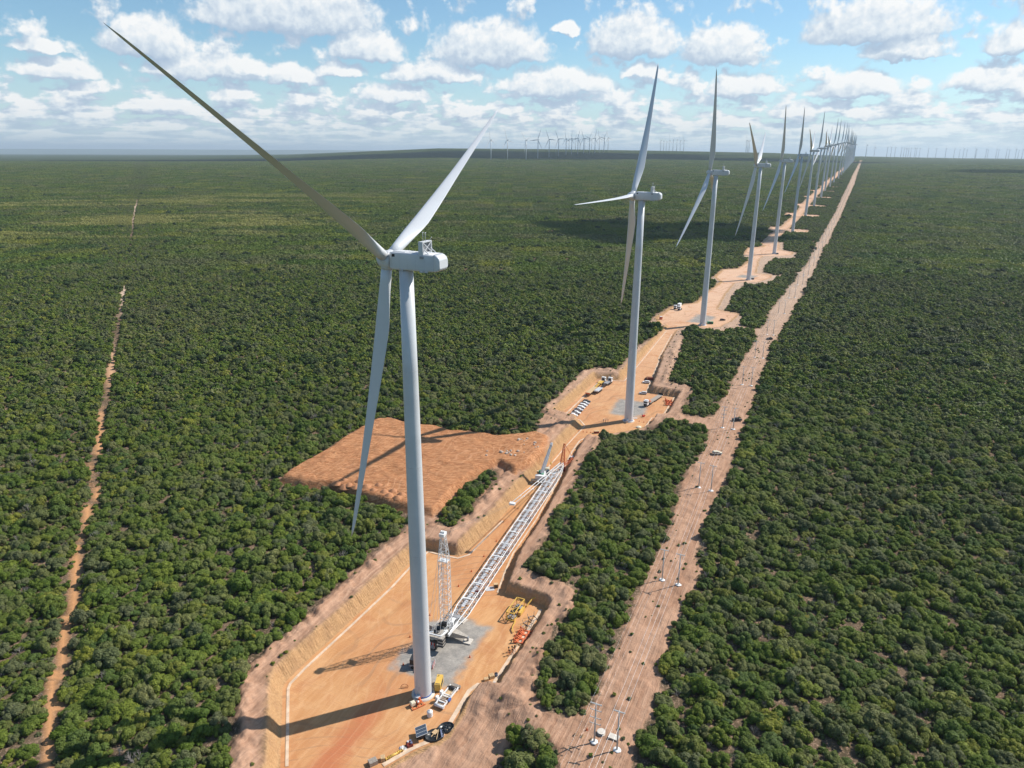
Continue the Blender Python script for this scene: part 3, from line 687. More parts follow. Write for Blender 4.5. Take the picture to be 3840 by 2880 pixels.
# the largest in the picture stand as single trees
Mi = np.array(cam.matrix_world.inverted())
def project(x, y, z):
    p = np.stack([x, y, z, np.ones_like(x)]); q = Mi @ p; d = -q[2]
    return q[0]/d*2670.15/3840, q[1]/d*2670.15/3840, d
px, py, dd_ = project(x, y, z+1.5)
inside = (np.abs(px) < .485) & (np.abs(py) < .363)
score = np.where(inside, rr/dd_, -1); order = np.argsort(-score)[:300]
single = np.zeros(len(x), bool); single[order] = True
FB = []          # collects (x,y,z,rot,sx,sy,sz,index)
def add_pts(x, y, z, rot, sx_, sy_, sz_, idx): FB.append(np.stack([x, y, z, rot, sx_, sy_, sz_, idx], 1))
k = ~single
sq = rng.uniform(.85, 1.18, len(x)); rot = rng.uniform(0, 6.283, len(x))
dist = np.hypot(x, y)
lowd = (dist > 430)
idx = np.where(lowd, 14+kind % 6, kind)
dead = rng.uniform(size=len(x)) < .06; idx = np.where(dead & ~lowd, 12+(kind % 2), idx)
add_pts(x[k], y[k], z[k], rot[k], (rr*sq)[k], (rr/sq)[k], hh[k], idx[k])
# understorey between the crowns and tufts on the bare ground
xu, yu = scatter(-420, 420, 92, 420, 3.3, 0, 0); ok = (np.abs(xu) < .8*(yu+30)) & clear_of(xu, yu, np.full(len(xu), .8)); xu, yu = xu[ok], yu[ok]
ru = rng.uniform(.7, 1.5, len(xu)); n_ = len(xu)
add_pts(xu, yu, heights(xu, yu)-.2, rng.uniform(0, 6.28, n_), ru, ru, ru*.9, 14+rng.integers(0, 6, n_))
xt, yt = scatter(-80, 220, 100, 640, 3.2, 0, 0); rg_ = regions(xt, yt)
tden = fbm(xt, yt, .06, 2, 55); tl = rng.uniform(size=len(xt))
okt = (rg_[1] < -.5) & (rg_[0] > 3.0) & (rg_[2] > 1) & (tl < np.where(tden > .55, .5, .10)) & (rg_[4] > 2)
xt, yt = xt[okt], yt[okt]; n_ = len(xt); rt_ = rng.uniform(.25, .8, n_)
add_pts(xt, yt, heights(xt, yt)-.05, rng.uniform(0, 6.28, n_), rt_, rt_, rt_*.9, np.where(rng.uniform(size=n_) < .25, 12, 14+rng.integers(0, 6, n_)))
# far patches, split to single bushes where they touch the cleared ground
FAR_Y = 5000
nxp = int(8400/PS); gx, gy = np.meshgrid((np.arange(-nxp, nxp)+.5)*PS*.94, NEAR_Y+PS*.3+np.arange(int((FAR_Y-NEAR_Y)/(PS*.94)))*PS*.94)
xp, yp = gx.ravel(), gy.ravel(); ok = np.abs(xp) < .80*yp+80; xp, yp = xp[ok], yp[ok]
rp = regions(xp, yp); touch = (rp[1] < PS*.72) | (rp[0] < PS*.72) | (rp[4] < PS*.72)
n_ = (~touch).sum()
add_pts(xp[~touch], yp[~touch], z_pad(xp[~touch], yp[~touch])+.2, rng.integers(0, 4, n_)*math.pi/2, np.ones(n_), np.ones(n_), np.ones(n_)*1.0, 20+rng.integers(0, 5, n_))
xe, ye = [], []
for a_, b_ in zip(xp[touch], yp[touch]):
    e = 3.9; m_ = int(PS*.94/e); q_ = rng.uniform(size=(m_*m_, 2)); i_ = np.arange(m_*m_)
    xe.append(a_-PS*.47+(i_ % m_+q_[:, 0])*e); ye.append(b_-PS*.47+(i_//m_+q_[:, 1])*e)
xe, ye = np.concatenate(xe), np.concatenate(ye); re_ = rng.uniform(1.9, 3.3, len(xe)); ok = clear_of(xe, ye, re_)
xe, ye, re_ = xe[ok], ye[ok], re_[ok]; n_ = len(xe)
add_pts(xe, ye, heights(xe, ye)-.1, rng.uniform(0, 6.28, n_), re_, re_, re_*.95, 14+rng.integers(0, 6, n_))
# big dark trees dotted over the plain
nb = 1700; yb = NEAR_Y*.55*(5000/(NEAR_Y*.55))**rng.uniform(0, 1, nb); xb = rng.uniform(-.8, .8, nb)*yb; ok = clear_of(xb, yb, np.full(nb, 5.)); xb, yb = xb[ok], yb[ok]; n_ = len(xb); rb_ = rng.uniform(3.2, 6.2, n_)
add_pts(xb, yb, heights(xb, yb), rng.uniform(0, 6.28, n_), rb_, rb_, rb_*.95, np.full(n_, 25))
FB = np.concatenate(FB)
print('bushes', len(FB), 'far patches', (~touch).sum(), 'edge', n_)
pm = bpy.data.meshes.new('scrub_forest'); pm.vertices.add(len(FB)); pm.vertices.foreach_set('co', FB[:, :3].astype(np.float32).ravel())
a = pm.attributes.new('turn', 'FLOAT_VECTOR', 'POINT'); tmp = np.zeros((len(FB), 3), np.float32); tmp[:, 2] = FB[:, 3]; a.data.foreach_set('vector', tmp.ravel())
a = pm.attributes.new('size', 'FLOAT_VECTOR', 'POINT'); a.data.foreach_set('vector', FB[:, 4:7].astype(np.float32).ravel())
a = pm.attributes.new('kind_index', 'INT', 'POINT'); a.data.foreach_set('value', FB[:, 7].astype(np.int32))
forest = bpy.data.objects.new('scrub_forest', pm); C.objects.link(forest); tag(forest, kind='stuff')
src = bpy.data.collections.new('bush_kinds')
v, q = leaf_cloud(rng, 900, .10, nl=9, flat=.75); darkc = mesh_np('crown', v, q, leaf_mat('dark_leaves', [(.045, .075, .020), (.055, .085, .025), (.05, .075, .03)]))
for i, me_ in enumerate(crowns+twigs+lowc+patches+[darkc]):
    o = bpy.data.objects.new('k%02d_bush' % i, me_); src.objects.link(o)
ng = bpy.data.node_groups.new('scatter_bushes', 'GeometryNodeTree')
ng.interface.new_socket('Geometry', in_out='INPUT', socket_type='NodeSocketGeometry'); ng.interface.new_socket('Geometry', in_out='OUTPUT', socket_type='NodeSocketGeometry')
gi = ng.nodes.new('NodeGroupInput'); go = ng.nodes.new('NodeGroupOutput'); ip = ng.nodes.new('GeometryNodeInstanceOnPoints')
ci = ng.nodes.new('GeometryNodeCollectionInfo'); ci.inputs['Collection'].default_value = src; ci.inputs['Separate Children'].default_value = True; ci.inputs['Reset Children'].default_value = True
def nattr(nm, ty):
    n = ng.nodes.new('GeometryNodeInputNamedAttribute'); n.data_type = ty; n.inputs[0].default_value = nm; return n.outputs[0]
ip.inputs['Pick Instance'].default_value = True
ng.links.new(gi.outputs[0], ip.inputs['Points']); ng.links.new(ci.outputs[0], ip.inputs['Instance'])
ng.links.new(nattr('kind_index', 'INT'), ip.inputs['Instance Index']); ng.links.new(nattr('turn', 'FLOAT_VECTOR'), ip.inputs['Rotation']); ng.links.new(nattr('size', 'FLOAT_VECTOR'), ip.inputs['Scale'])
ng.links.new(ip.outputs[0], go.inputs[0])
md = forest.modifiers.new('scatter', 'NODES'); md.node_group = ng

# single scrub trees
def trunk_mesh(seed):
    rg = random.Random(seed); mb = MB()
    for _ in range(4):
        p = Vector((rg.uniform(-.06, .06), rg.uniform(-.06, .06), 0)); d = Vector((rg.uniform(-.5, .5), rg.uniform(-.5, .5), 1)).normalized()
        e = p+d*.42; mb.cyl(p, e, .05, .032, n=6, cap=False)
        for _ in range(3):
            dd = (d+Vector((rg.uniform(-.8, .8), rg.uniform(-.8, .8), 0))).normalized(); mb.cyl(e, e+dd*.38, .03, .012, n=5, cap=False)
    me_ = bpy.data.meshes.new('trunk'); me_.from_pydata(mb.v, [], mb.f); me_.materials.append(BRK); return me_
trunks = [trunk_mesh(s_) for s_ in (1, 2, 3)]
def tree_text(i):
    X_, Y_ = x[i], y[i]; u_, w_ = rowf(X_, Y_)
    kd = {9: 'yellow-flowering', 7: 'grey-green', 10: 'thin greyish'}.get(int(kind[i]), 'dense green')
    sz = 'broad' if rr[i] > 2.9 else 'small' if rr[i] < 2.2 else 'middling'
    row = 'bottom edge' if py[i] < -.30 else 'lower quarter' if py[i] < -.22 else 'lower third'
    if w_ > 56:
        pl = ('right beside the power line track' if w_ < 70 else 'a little right of the power line track' if w_ < 88 else 'midway to the right edge' if px[i] < .36 else 'by the right edge')
    elif w_ > 4: pl = 'in the small thicket by the pole' if Y_ < 150 else 'between first pad and power line'
    elif X_ < TRX(Y_): pl = 'left of the narrow dirt track'
    else: pl = ('right beside the narrow dirt track' if X_-TRX(Y_) < 18 else 'beside the bank of the first pad' if w_ > -70 else 'midway between dirt track and first pad')
    return '%s %s tree %s, %s' % (sz, kd, pl, row), kd, pl
def TRX(y_): return float(np.interp(y_, [p[1] for p in TRACK], [p[0] for p in TRACK]))
ba_i = [None]*len(x)
for i in order:
    lab, kd, pl = tree_text(i)
    o = empty('scrub_tree', (float(x[i]), float(y[i]), float(z[i])), float(rot[i]), lab, 'tree', 'scrub trees '+pl)
    s_ = (float(rr[i]*sq[i]), float(rr[i]/sq[i]), float(hh[i]))
    for nm, me_ in (('crown', crowns[int(kind[i])]), ('trunk', trunks[i % 3])):
        c = bpy.data.objects.new(nm, me_); C.objects.link(c); c.parent = o; c.scale = s_

# ------------------------------------------------------------------ wind turbines
HUBH, OVER, TILT, RAD = 120.95, 4.95, R(5.85), 75.
def tower_mb(n=64):
    mb = MB(); pr = [(2.36, .35)]
    for h, r in ((.6, 2.36), (22, 2.28), (45, 2.16), (70, 2.0), (95, 1.82), (118.9, 1.62)):
        pr.append((r, h))
    mb.lathe(pr, n=n); return mb
def blade_mb(ns=30, npt=18):
    rs = []
    for i in range(ns):
        f = i/(ns-1); r = 1.4+(RAD-1.4)*f**.9 if i else 1.4
        q = (r-1.4)/(RAD-1.4)
        ch = np.interp(q, [0, .03, .10, .19, .3, .5, .7, .85, .95, .985, 1], [2.5, 2.5, 3.3, 4.15, 3.75, 2.7, 1.9, 1.35, .9, .55, .12])
        th = np.interp(q, [0, .03, .10, .19, .3, .5, .8, 1], [1, 1, .62, .36, .27, .21, .17, .15])
        pa = np.interp(q, [0, .03, .19, 1], [.5, .5, .33, .30])
        tw = R(np.interp(q, [0, .19, .5, 1], [14, 9, 3, -1]))
        pre = -RAD*math.sin(R(4.66))*q**1.25
        ring = []
        for k in range(npt):
            a_ = 2*math.pi*k/npt; cx = (1-math.cos(a_))/2       # 0 leading .. 1 trailing
            round_ = math.sin(a_)/2*th
            foil = th*(1.48*math.sqrt(max(cx, 0))-.63*cx-1.76*cx**2+1.42*cx**3-.51*cx**4)*(1 if a_ < math.pi else -.8)
            w_ = smoothstep(q, .02, .19); yv = (round_*(1-w_)+foil*w_*1.0)*ch
            xv = (cx-pa)*ch
            ring.append((xv*math.cos(tw)-yv*math.sin(tw)+pre, xv*math.sin(tw)+yv*math.cos(tw), r))
        rs.append(ring)
    return MB().rings(rs)
def rr_section(w, h, r, n=5):
    pts = []
    for cx, cz, a0 in ((w/2-r, h/2-r, 0), (-w/2+r, h/2-r, 90), (-w/2+r, -h/2+r, 180), (w/2-r, -h/2+r, 270)):
        for i in range(n): a_ = R(a0+90*i/(n-1)); pts.append((cx+r*math.cos(a_), cz+r*math.sin(a_)))
    return pts
def nacelle_mb():
    mb = MB(); rs = []
    for xx, w, h, zo in ((-3.35, 3.2, 3.2, 0), (-3.0, 3.9, 3.85, 0), (-2., 4.1, 4.0, 0), (2.4, 4.1, 4.0, .0), (8.4, 4.1, 3.9, .02)):
        rs.append([(xx, a_, b_+zo) for a_, b_ in rr_section(w, h, .45)])
    mb.rings(rs, cap=True)
    return mb
def rearcap_mb():
    mb = MB(); rs = []
    for xx, w, h, zo in ((8.4, 4.11, 3.91, .02), (9.1, 4.0, 3.5, -.05), (9.6, 3.9, 2.8, -.1), (9.85, 3.8, 1.8, -.15)):
        rs.append([(xx, a_, b_+zo) for a_, b_ in rr_section(w, h, .40)])
    return mb.rings(rs)
def turbine(loc, yaw, az, label, group, detail=True):
    t_ = empty('wind_turbine', loc, -yaw, label, 'wind turbine', group)
    tw_ = tower_mb().build('tower', MT['white'], t_); sm_ = MB()
    for h, r in ((22, 2.28), (45, 2.16), (70, 2.0), (95, 1.82)): sm_.lathe([(r-.02, h-.05), (r+.012, h-.05), (r+.012, h+.05), (r-.02, h+.05)], n=64)
    sm_.build('flange_seam', MT['lgrey'], tw_)
    b_ = MB().lathe([(0, -.6), (3.3, -.6), (3.25, .34), (2.55, .42), (0, .42)], n=48); b_.build('foundation', MT['concrete'], t_)
    MB().lathe([(2.40, .40), (2.44, .40), (2.44, .75), (2.40, .76)], n=48).build('base_flange', MT['blue'], t_)
    d_ = MB().box((0, -2.33, 2.9), (1.0, .16, 2.3)); d_.box((0, -3.0, 1.55), (1.3, 1.3, .1)); d_.box((0, -4.0, .9), (1., 1.2, .08), rx=R(-50)); d_.build('door', MT['lgrey'], t_)
    n_ = nacelle_mb().build('nacelle', MT['white'], t_, loc=(0, 0, HUBH+.15))
    s_ = MB()
    for xx in (-.4, 1.6, 3.8, 6.1): s_.box((xx, 0, -.25), (.035, 4.12, 3.1))
    s_.build('panel_seam', MT['lgrey'], n_)
    v_ = MB().box((-2.0, -2.06, 1.28), (.75, .06, .62)); v_.build('vent', MT['black'], n_)
    v_ = MB().box((.2, -2.05, -1.9), (.5, .25, .35)); v_.box((5.3, -1.95, -1.95), (1.0, .35, .4)); v_.box((6.4, -1.95, -1.95), (.8, .35, .4)); v_.build('bracket', MT['lgrey'], n_)
    rearcap_mb().build('rear_cover', MT['white'], n_)
    MB().box((-.9, 0, 2.05), (3.1, 2.6, .12)).box((1.9, 0, 2.04), (1.2, 1.4, .08)).build('roof_hatch', MT['white'], n_)
    # cooler frame standing across the roof
    co = MB(); w2 = 1.95
    for sy in (-1, 1): co.box((5.2, sy*w2, 3.0), (1.15, .22, 3.0))
    co.box((5.2, 0, 4.5), (1.15, 2*w2+.22, .22)); co.box((5.2, 0, 2.1), (1.0, 2*w2, .16))
    c_ = co.build('cooler', MT['white'], n_)
    MB().box((4.95, 0, 3.25), (.25, 2*w2-.3, 2.1)).build('radiator', MT['steel'], c_)
    br_ = MB()
    br_.beam((5.75, -w2+.2, 2.2), (5.75, w2-.2, 4.35), .12); br_.beam((5.75, w2-.2, 2.2), (5.75, -w2+.2, 4.35), .12)
    for sy in (-1, 1): br_.beam((5.7, sy*1.6, 3.0), (7.0, sy*1.6, 1.95), .14)
    br_.build('brace', MT['white'], c_)
    MB().box((5.5, -2.22, 1.2), (.9, .3, .5)).build('bracket', MT['grey'], n_)
    ms = MB()
    for yy_, h_ in ((-.9, 6.6), (.2, 6.4)): ms.cyl((5.2, yy_, 4.6), (5.2, yy_, h_), .06, n=6); ms.cyl((5.2, yy_-.3, h_), (5.2, yy_+.3, h_), .07, n=6)
    ms.cyl((5.4, 1.5, 4.6), (5.9, 1.9, 5.4), .05, n=6); ms.build('sensor_mast', MT['lgrey'], n_)
    Mh = Matrix.Translation((-OVER, 0, HUBH)) @ Matrix.Rotation(TILT, 4, 'Y')
    hb = MB(); rs = []
    for xx, r_ in ((1.55, 1.75), (1.2, 1.95), (.2, 2.12), (-.9, 2.05), (-1.8, 1.6), (-2.45, .9), (-2.7, .12)):
        rs.append([(xx, r_*math.cos(2*math.pi*i/36), r_*math.sin(2*math.pi*i/36)) for i in range(36)])
    hb.rings(rs); 
    for k in range(3):
        a_ = az+k*2*math.pi/3; d = Vector((0, math.sin(a_), math.cos(a_))); hb.cyl(d*1.0, d*2.15, 1.48, 1.36, n=28)
    h_ = hb.build('hub', MT['white'], t_); h_.matrix_local = Mh
    for k in range(3):
        bl = BLADE.copy() if BLADE_USED[0] else BLADE
        BLADE_USED[0] = True; C.objects.link(bl); bl.parent = t_
        bl.matrix_local = Mh @ Matrix.Rotation(-(az+k*2*math.pi/3), 4, 'X')
    return t_
me_ = blade_mb(); BLADE = bpy.data.objects.new('blade', bpy.data.meshes.new('blade')); BLADE_USED = [False]
BLADE.data.from_pydata(me_.v, [], me_.f); BLADE.data.materials.append(MT['blade']); BLADE.data.polygons.foreach_set('use_smooth', me_.sm)
def reaz(t_, az):
    k = 0
    for ch in t_.children:
        if ch.name.startswith('blade'):
            ch.matrix_local = Matrix.Translation((-OVER, 0, HUBH)) @ Matrix.Rotation(TILT, 4, 'Y') @ Matrix.Rotation(-(az+k*2*math.pi/3), 4, 'X'); k += 1
        if ch.name.startswith('hub'):
            ch.matrix_local = Matrix.Translation((-OVER, 0, HUBH)) @ Matrix.Rotation(TILT, 4, 'Y') @ Matrix.Rotation(-(az-t_['hub_az']), 4, 'X')
AZS = [302.1, 269.6, 225.0, 302.4, 212.8, 220, 180, 0, 176, 48, 12, 5, 20, 14, 10, 30, 60, 250, 95, 20, 340, 50, 110, 10, 70, 25, 100, 15]
YAWS = [23.4, 23.1, 23.9, 25.8, 24.4]
FIXZ = {0: -7.09, 1: -4.37, 2: 2.0, 3: 3.9, 4: 6.0}
ORD = ['nearest', 'second', 'third', 'fourth', 'fifth', 'sixth', 'seventh', 'eighth', 'ninth', 'tenth', 'eleventh', 'twelfth', 'thirteenth', 'fourteenth', 'fifteenth', 'sixteenth', 'seventeenth', 'eighteenth', 'nineteenth', 'twentieth', 'twenty-first', 'twenty-second', 'twenty-third', 'twenty-fourth', 'twenty-fifth', 'twenty-sixth', 'twenty-seventh', 'twenty-eighth', 'twenty-ninth', 'thirtieth', 'thirty-first', 'thirty-second', 'thirty-third', 'thirty-fourth']
first = None
for k in range(28):
    X_, Y_ = ((-24.38, 162.94), (64.93, 370.35), (157.43, 576.07), (260.76, 784.5), (357.24, 981.1))[k] if k < 5 else unrow(TU[k], TW[k])
    Z_ = float(z_pad(np.array([X_]), np.array([Y_]))[0])
    lab = 'large white wind turbine nearest the camera, standing beside the lattice crane' if k == 0 else \
        'second white wind turbine of the row, parked cars and trucks round its foot' if k == 1 else \
        '%s white wind turbine of the long row, counted from the nearest one' % ORD[k]
    if first is None:
        first = turbine((X_, Y_, Z_), R(YAWS[0]), R(AZS[0]), lab, 'wind turbines of the long row beside the road'); proto = first
    else:
        t_ = copy_thing(proto, (X_, Y_, Z_), -R(YAWS[k] if k < 5 else 24+((k*37) % 7-3)), lab); t_['hub_az'] = R(AZS[0]); reaz(t_, R(AZS[k])); del t_['hub_az']
# far groups: tower, nacelle and rotor in a few faces each
def far_turbine(loc, yaw, az, label, group, proto=None):
    if proto: t_ = copy_thing(proto, loc, yaw, label, group)
    else:
        t_ = empty('wind_turbine', loc, yaw, label, 'wind turbine', group)
        MB().cyl((0, 0, -3), (0, 0, 119), 2.9, 2.2, n=10).build('tower', MT['white'], t_)
        MB().box((3, 0, 121), (13, 4, 4)).build('nacelle', MT['white'], t_)
        r_ = MB(); r_.cyl((-1.6, 0, 0), (1.4, 0, 0), 1.2, 2.2, n=10)
        for k in range(3):
            a_ = k*2*math.pi/3; d = Vector((0, math.sin(a_), math.cos(a_))); e = Vector((0, math.cos(a_), -math.sin(a_)))
            for s0, s1, c0, c1 in ((1.5, 14, 1.4, 2.9), (14, 75, 2.9, .7)):
                r_._add([d*s0-e*c0, d*s0+e*c0, d*s1+e*c1, d*s1-e*c1, d*s0+Vector((.7, 0, 0)), d*s1+Vector((.25, 0, 0))], [(0, 1, 2, 3), (0, 4, 5, 3), (1, 2, 5, 4), (0, 1, 4), (3, 5, 2)])
        r_.build('rotor', MT['white'], t_, loc=(-5, 0, 121))
    for ch in t_.children:
        if ch.name.startswith('rotor'): ch.rotation_euler = (az, 0, 0)
    return t_
def gz(x_, y_): return float(z_pad(np.array([x_]), np.array([y_]))[0])
rs_ = random.Random(4); fp = None
def pxdir(sx_): return (sx_-1920)/2670.15
groups = [
 ('hazy wind turbines on the rise between the two nearest towers', 'the left skyline', [(1836, 4700), (1898, 4720), (1968, 4760), (2012, 5000), (2054, 5300), (2089, 5500), (2117, 5800), (2138, 6000), (2161, 6100), (2183, 6250), (2204, 6350), (2225, 6500), (2241, 6700), (2259, 6500), (2274, 7200), (2128, 8800), (2152, 9000), (2169, 9200), (2187, 9400), (2212, 9800)]),
 ('small hazy wind turbines right of the second turbine', 'the skyline behind the third tower', [(2471, 9000), (2482, 9600), (2492, 9900), (2503, 9000), (2517, 8600), (2531, 8500), (2544, 9000), (2557, 8700)]),
 ('small hazy wind turbines left of the fourth tower', 'the skyline beside the fourth tower', [(2791, 7500), (2797, 8200), (2802, 8000)]),
 ('small hazy wind turbines along the right skyline', 'the right skyline', [(3242, 7000), (3273, 9800), (3320, 9400), (3335, 9400), (3350, 9500), (3373, 9600), (3383, 9800), (3392, 9900), (3400, 9700), (3409, 9900), (3424, 10400), (3430, 9900), (3442, 9800), (3474, 9900), (3504, 9800), (3540, 9600), (3572, 9500), (3592, 10600), (3607, 9500), (3619, 10700), (3652, 9500), (3655, 10600), (3691, 9500), (3698, 10600), (3730, 9500), (3738, 10600), (3768, 9300), (3778, 10400), (3803, 9500), (3813, 10800), (3828, 9400)])]
for gname, where, lst in groups:
    for i, (sx_, dist_) in enumerate(lst):
        xx_ = pxdir(sx_)*dist_*.951*1.0; yy_ = dist_
        lab = '%s small hazy wind turbine from the left on %s' % (ORD[i] if i else 'first', where) 
        f_ = far_turbine((xx_, yy_, gz(xx_, yy_)-1), -R(40+rs_.uniform(-12, 12)), rs_.uniform(0, 2.1), lab, gname, fp)
        fp = fp or f_

# ------------------------------------------------------------------ concrete gutters round the pads
def ribbon(name, pts, w, h=.10, lift=.03, m='gutter', step=1.6):
    P_ = [Vector((a, b, 0)) for a, b in pts]; q = [P_[0]]
    for a, b in zip(P_, P_[1:]):
        n = max(1, int((b-a).length/step))
        for i in range(1, n+1): q.append(a.lerp(b, i/n))
    X_ = np.array([p.x for p in q]); Y_ = np.array([p.y for p in q]); Z_ = z_pad(X_, Y_)+lift; rs = []
    for i, p in enumerate(q):
        d = (q[min(i+1, len(q)-1)]-q[max(i-1, 0)]).normalized(); s_ = Vector((d.y, -d.x, 0)); c = Vector((p.x, p.y, Z_[i]))
        rs.append([c+s_*w/2, c+s_*w/2+Vector((0, 0, h)), c-s_*w/2+Vector((0, 0, h)), c-s_*w/2])
    o = MB().rings(rs, smooth=False).build(name, MT[m]); tag(o, kind='structure'); return o
FLL = FLOOR[:41]; FLR = FLOOR[41:][::-1]
def inset(pts, d):
    """shift an open line to its right-hand side by d"""
    out = []
    for i, p in enumerate(pts):
        a = Vector(pts[max(i-1, 0)]); b = Vector(pts[min(i+1, len(pts)-1)]); t_ = (b-a).normalized(); out.append((p[0]+t_.y*d, p[1]-t_.x*d))
    return out
ribbon('drainage_gutter', inset(FLL[1:7], 1.6), .8)
ribbon('drainage_gutter', inset(FLL[6:13], 1.6), .8)
ribbon('drainage_gutter', inset(FLL[14:17], 1.4), .6)
ribbon('drainage_gutter', inset(FLL[16:20], 1.0), .9)
ribbon('drainage_gutter', inset(FLL[19:21], 2.6), .9)
ribbon('drainage_gutter', inset(FLL[20:24], 1.6), .7)
ribbon('drainage_gutter', inset(FLR[1:9], -1.0), 1.2)
ribbon('drainage_gutter', inset(FLR[8:11], -1.6), 1.0)
ribbon('drainage_gutter', inset(FLR[12:17], -2.2), .6)
ribbon('drainage_gutter', inset(FLR[16:22], -2.0), .8)
ribbon('drainage_gutter', inset(FLR[23:27], -1.6), .7)
ribbon('drainage_gutter', inset(FLR[27:31], -1.2), .7)

# ------------------------------------------------------------------ lattice boom crane by the first tower
def at(x_, y_, dz=0): return Vector((x_, y_, hz(x_, y_)+dz))
cr = empty('lattice_crane', at(-21.0, 187.6), 0, 'huge crane with white lattice boom lowered along the road, right of the nearest tower', 'crane')
cz = cr.location
def L_(v): return Vector(v)-cz
F_ = Vector((-19.4, 185.0, cz.z+3.4)); T_ = Vector((23.6, 305.5, z_pad(23.6, 305.5)+3.4))
bd = (T_-F_).normalized(); sdv = Vector((bd.y, -bd.x, 0)).normalized()
# carrier, star of outriggers
ca = Vector((.45, .89, 0)).normalized(); cs_ = Vector((ca.y, -ca.x, 0)); ang = math.atan2(ca.y, ca.x)
c_ = MB(); c_.box((0, 0, 1.5), (15.5, 3.0, 1.1), rz=ang); c_.box(ca*6.6+Vector((0, 0, 2.3)), (2.4, 3.0, 1.5), rz=ang); c_.box(-ca*5.6+Vector((0, 0, 2.15)), (3.0, 2.6, .8), rz=ang)
car = c_.build('carrier', [MT['grey']], cr)
eb = MB(); eb.box(-ca*6.2+cs_*.3+Vector((0, 0, 2.9)), (2.6, 2.9, 1.9), rz=ang); eb.build('engine_block', MT['dark'], car)
eb = MB()
for k_ in range(4): eb.box(-ca*(5.4+k_*.6)+cs_*.3+Vector((0, 0, 3.92+.05*(k_ % 2))), (.4, 2.4-.3*k_, .14), rz=ang)
eb.box(-ca*4.2-cs_*1.0+Vector((0, 0, 3.2)), (1.6, 1.1, 1.3), rz=ang); eb.build('cover_plate', MT['cream'], car)
eb = MB()
for k_ in range(7): eb.box(-ca*7.56+cs_*(-1.2+.45*k_)+Vector((0, 0, 2.3)), (.08, .24, 1.5), rz=ang, m=k_ % 2)
eb.build('striped_board', [MT['red'], MT['paint']], car)
w_ = MB()
for i in range(7):
    for s_ in (-1, 1): p = ca*(-6.6+2.15*i)+cs_*1.3*s_; w_.cyl(p+Vector((0, 0, .8))-cs_*.28, p+Vector((0, 0, .8))+cs_*.28, .8, n=16)
w_.build('wheels', MT['black'], car)
for (ox, oy) in ((-13.2, 184.9), (-15.6, 195.2), (-27.6, 191.6), (-26.6, 181.6)):
    tip = L_((ox, oy, z_pad(ox, oy))); o_ = MB(); d = Vector((tip.x, tip.y, 0)).normalized(); n_ = Vector((-d.y, d.x, 0)); e = Vector((tip.x, tip.y, 0))
    for s_ in (-1, 1): pass
    rs = []
    for f, wd, zt, zb in ((.12, 2.6, 3.0, 1.0), (.5, 2.1, 2.8, 1.1), (.9, 1.0, 2.1, 1.3), (1.0, .8, 1.9, 1.3)):
        c0 = e*f; rs.append([c0+n_*wd/2+Vector((0, 0, zb)), c0+n_*wd/2+Vector((0, 0, zt)), c0-n_*wd/2+Vector((0, 0, zt)), c0-n_*wd/2+Vector((0, 0, zb))])
    o_.rings(rs, smooth=False); og = o_.build('outrigger', MT['outr'], cr)
    MB().cyl(e+Vector((0, 0, .35)), e+Vector((0, 0, 1.9)), .34, n=14).build('jack', MT['steel'], og)
    MB().box(e+Vector((0, 0, .2)), (2.6, 2.6, .3), rz=math.atan2(d.y, d.x)).build('pad', MT['concrete'], og)
# superstructure
ba_ = math.atan2(bd.y, bd.x); tb = MB(); tb.cyl((0, 0, 2.1), (0, 0, 2.7), 1.9, n=28); tb.build('turntable', MT['dark'], cr)
su = MB()
def bp(f, s_, z): return Vector((bd.x, bd.y, 0)).normalized()*f+sdv*s_+Vector((0, 0, z))
su.box(bp(-2.2, 0, 3.3), (8.6, 2.9, 1.1), rz=ba_); su.box(bp(-3.2, -1.1, 4.4), (5.0, .8, 1.2), rz=ba_); su.box(bp(-3.2, 1.1, 4.4), (5.0, .8, 1.2), rz=ba_)
su.box(bp(-6.6, 0, 4.2), (1.2, 6.0, .5), rz=ba_)
sup = su.build('superstructure', MT['outr'], cr)
wi = MB()
for f in (-4.6, -2.6, -.6): wi.cyl(bp(f, -.9, 4.5), bp(f, .9, 4.5), .75, n=18)
wi.build('winch', MT['dark'], sup)
rail = MB()
for f in np.linspace(-6, 1.8, 9):
    for s_ in (-1.8, 1.8): rail.beam(bp(f, s_, 3.6), bp(f, s_, 4.9), .06)
for s_ in (-1.8, 1.8):
    for z_ in (4.3, 4.9): rail.beam(bp(-6, s_, z_), bp(1.8, s_, z_), .06)
rail.build('handrail', MT['paint'], sup)
for s_ in (-2.6, 2.6):
    cw = MB()
    for i in range(6): cw.box(bp(-6.7, s_, 2.3+i*.52), (2.0-.12*(i % 2), 1.7-.12*(i % 2), .48), rz=ba_, m=i % 2)
    cw.build('counterweight', [MT['dark'], MT['outr']], cr)
cab = MB(); cab.box(bp(2.2, 2.3, 4.0), (2.4, 1.2, 1.9), rz=ba_); cb_ = cab.build('cab', MT['paint'], cr)
MB().box(bp(2.6, 2.3, 4.25), (1.7, 1.26, 1.0), rz=ba_).build('windscreen', MT['glass'], cb_)
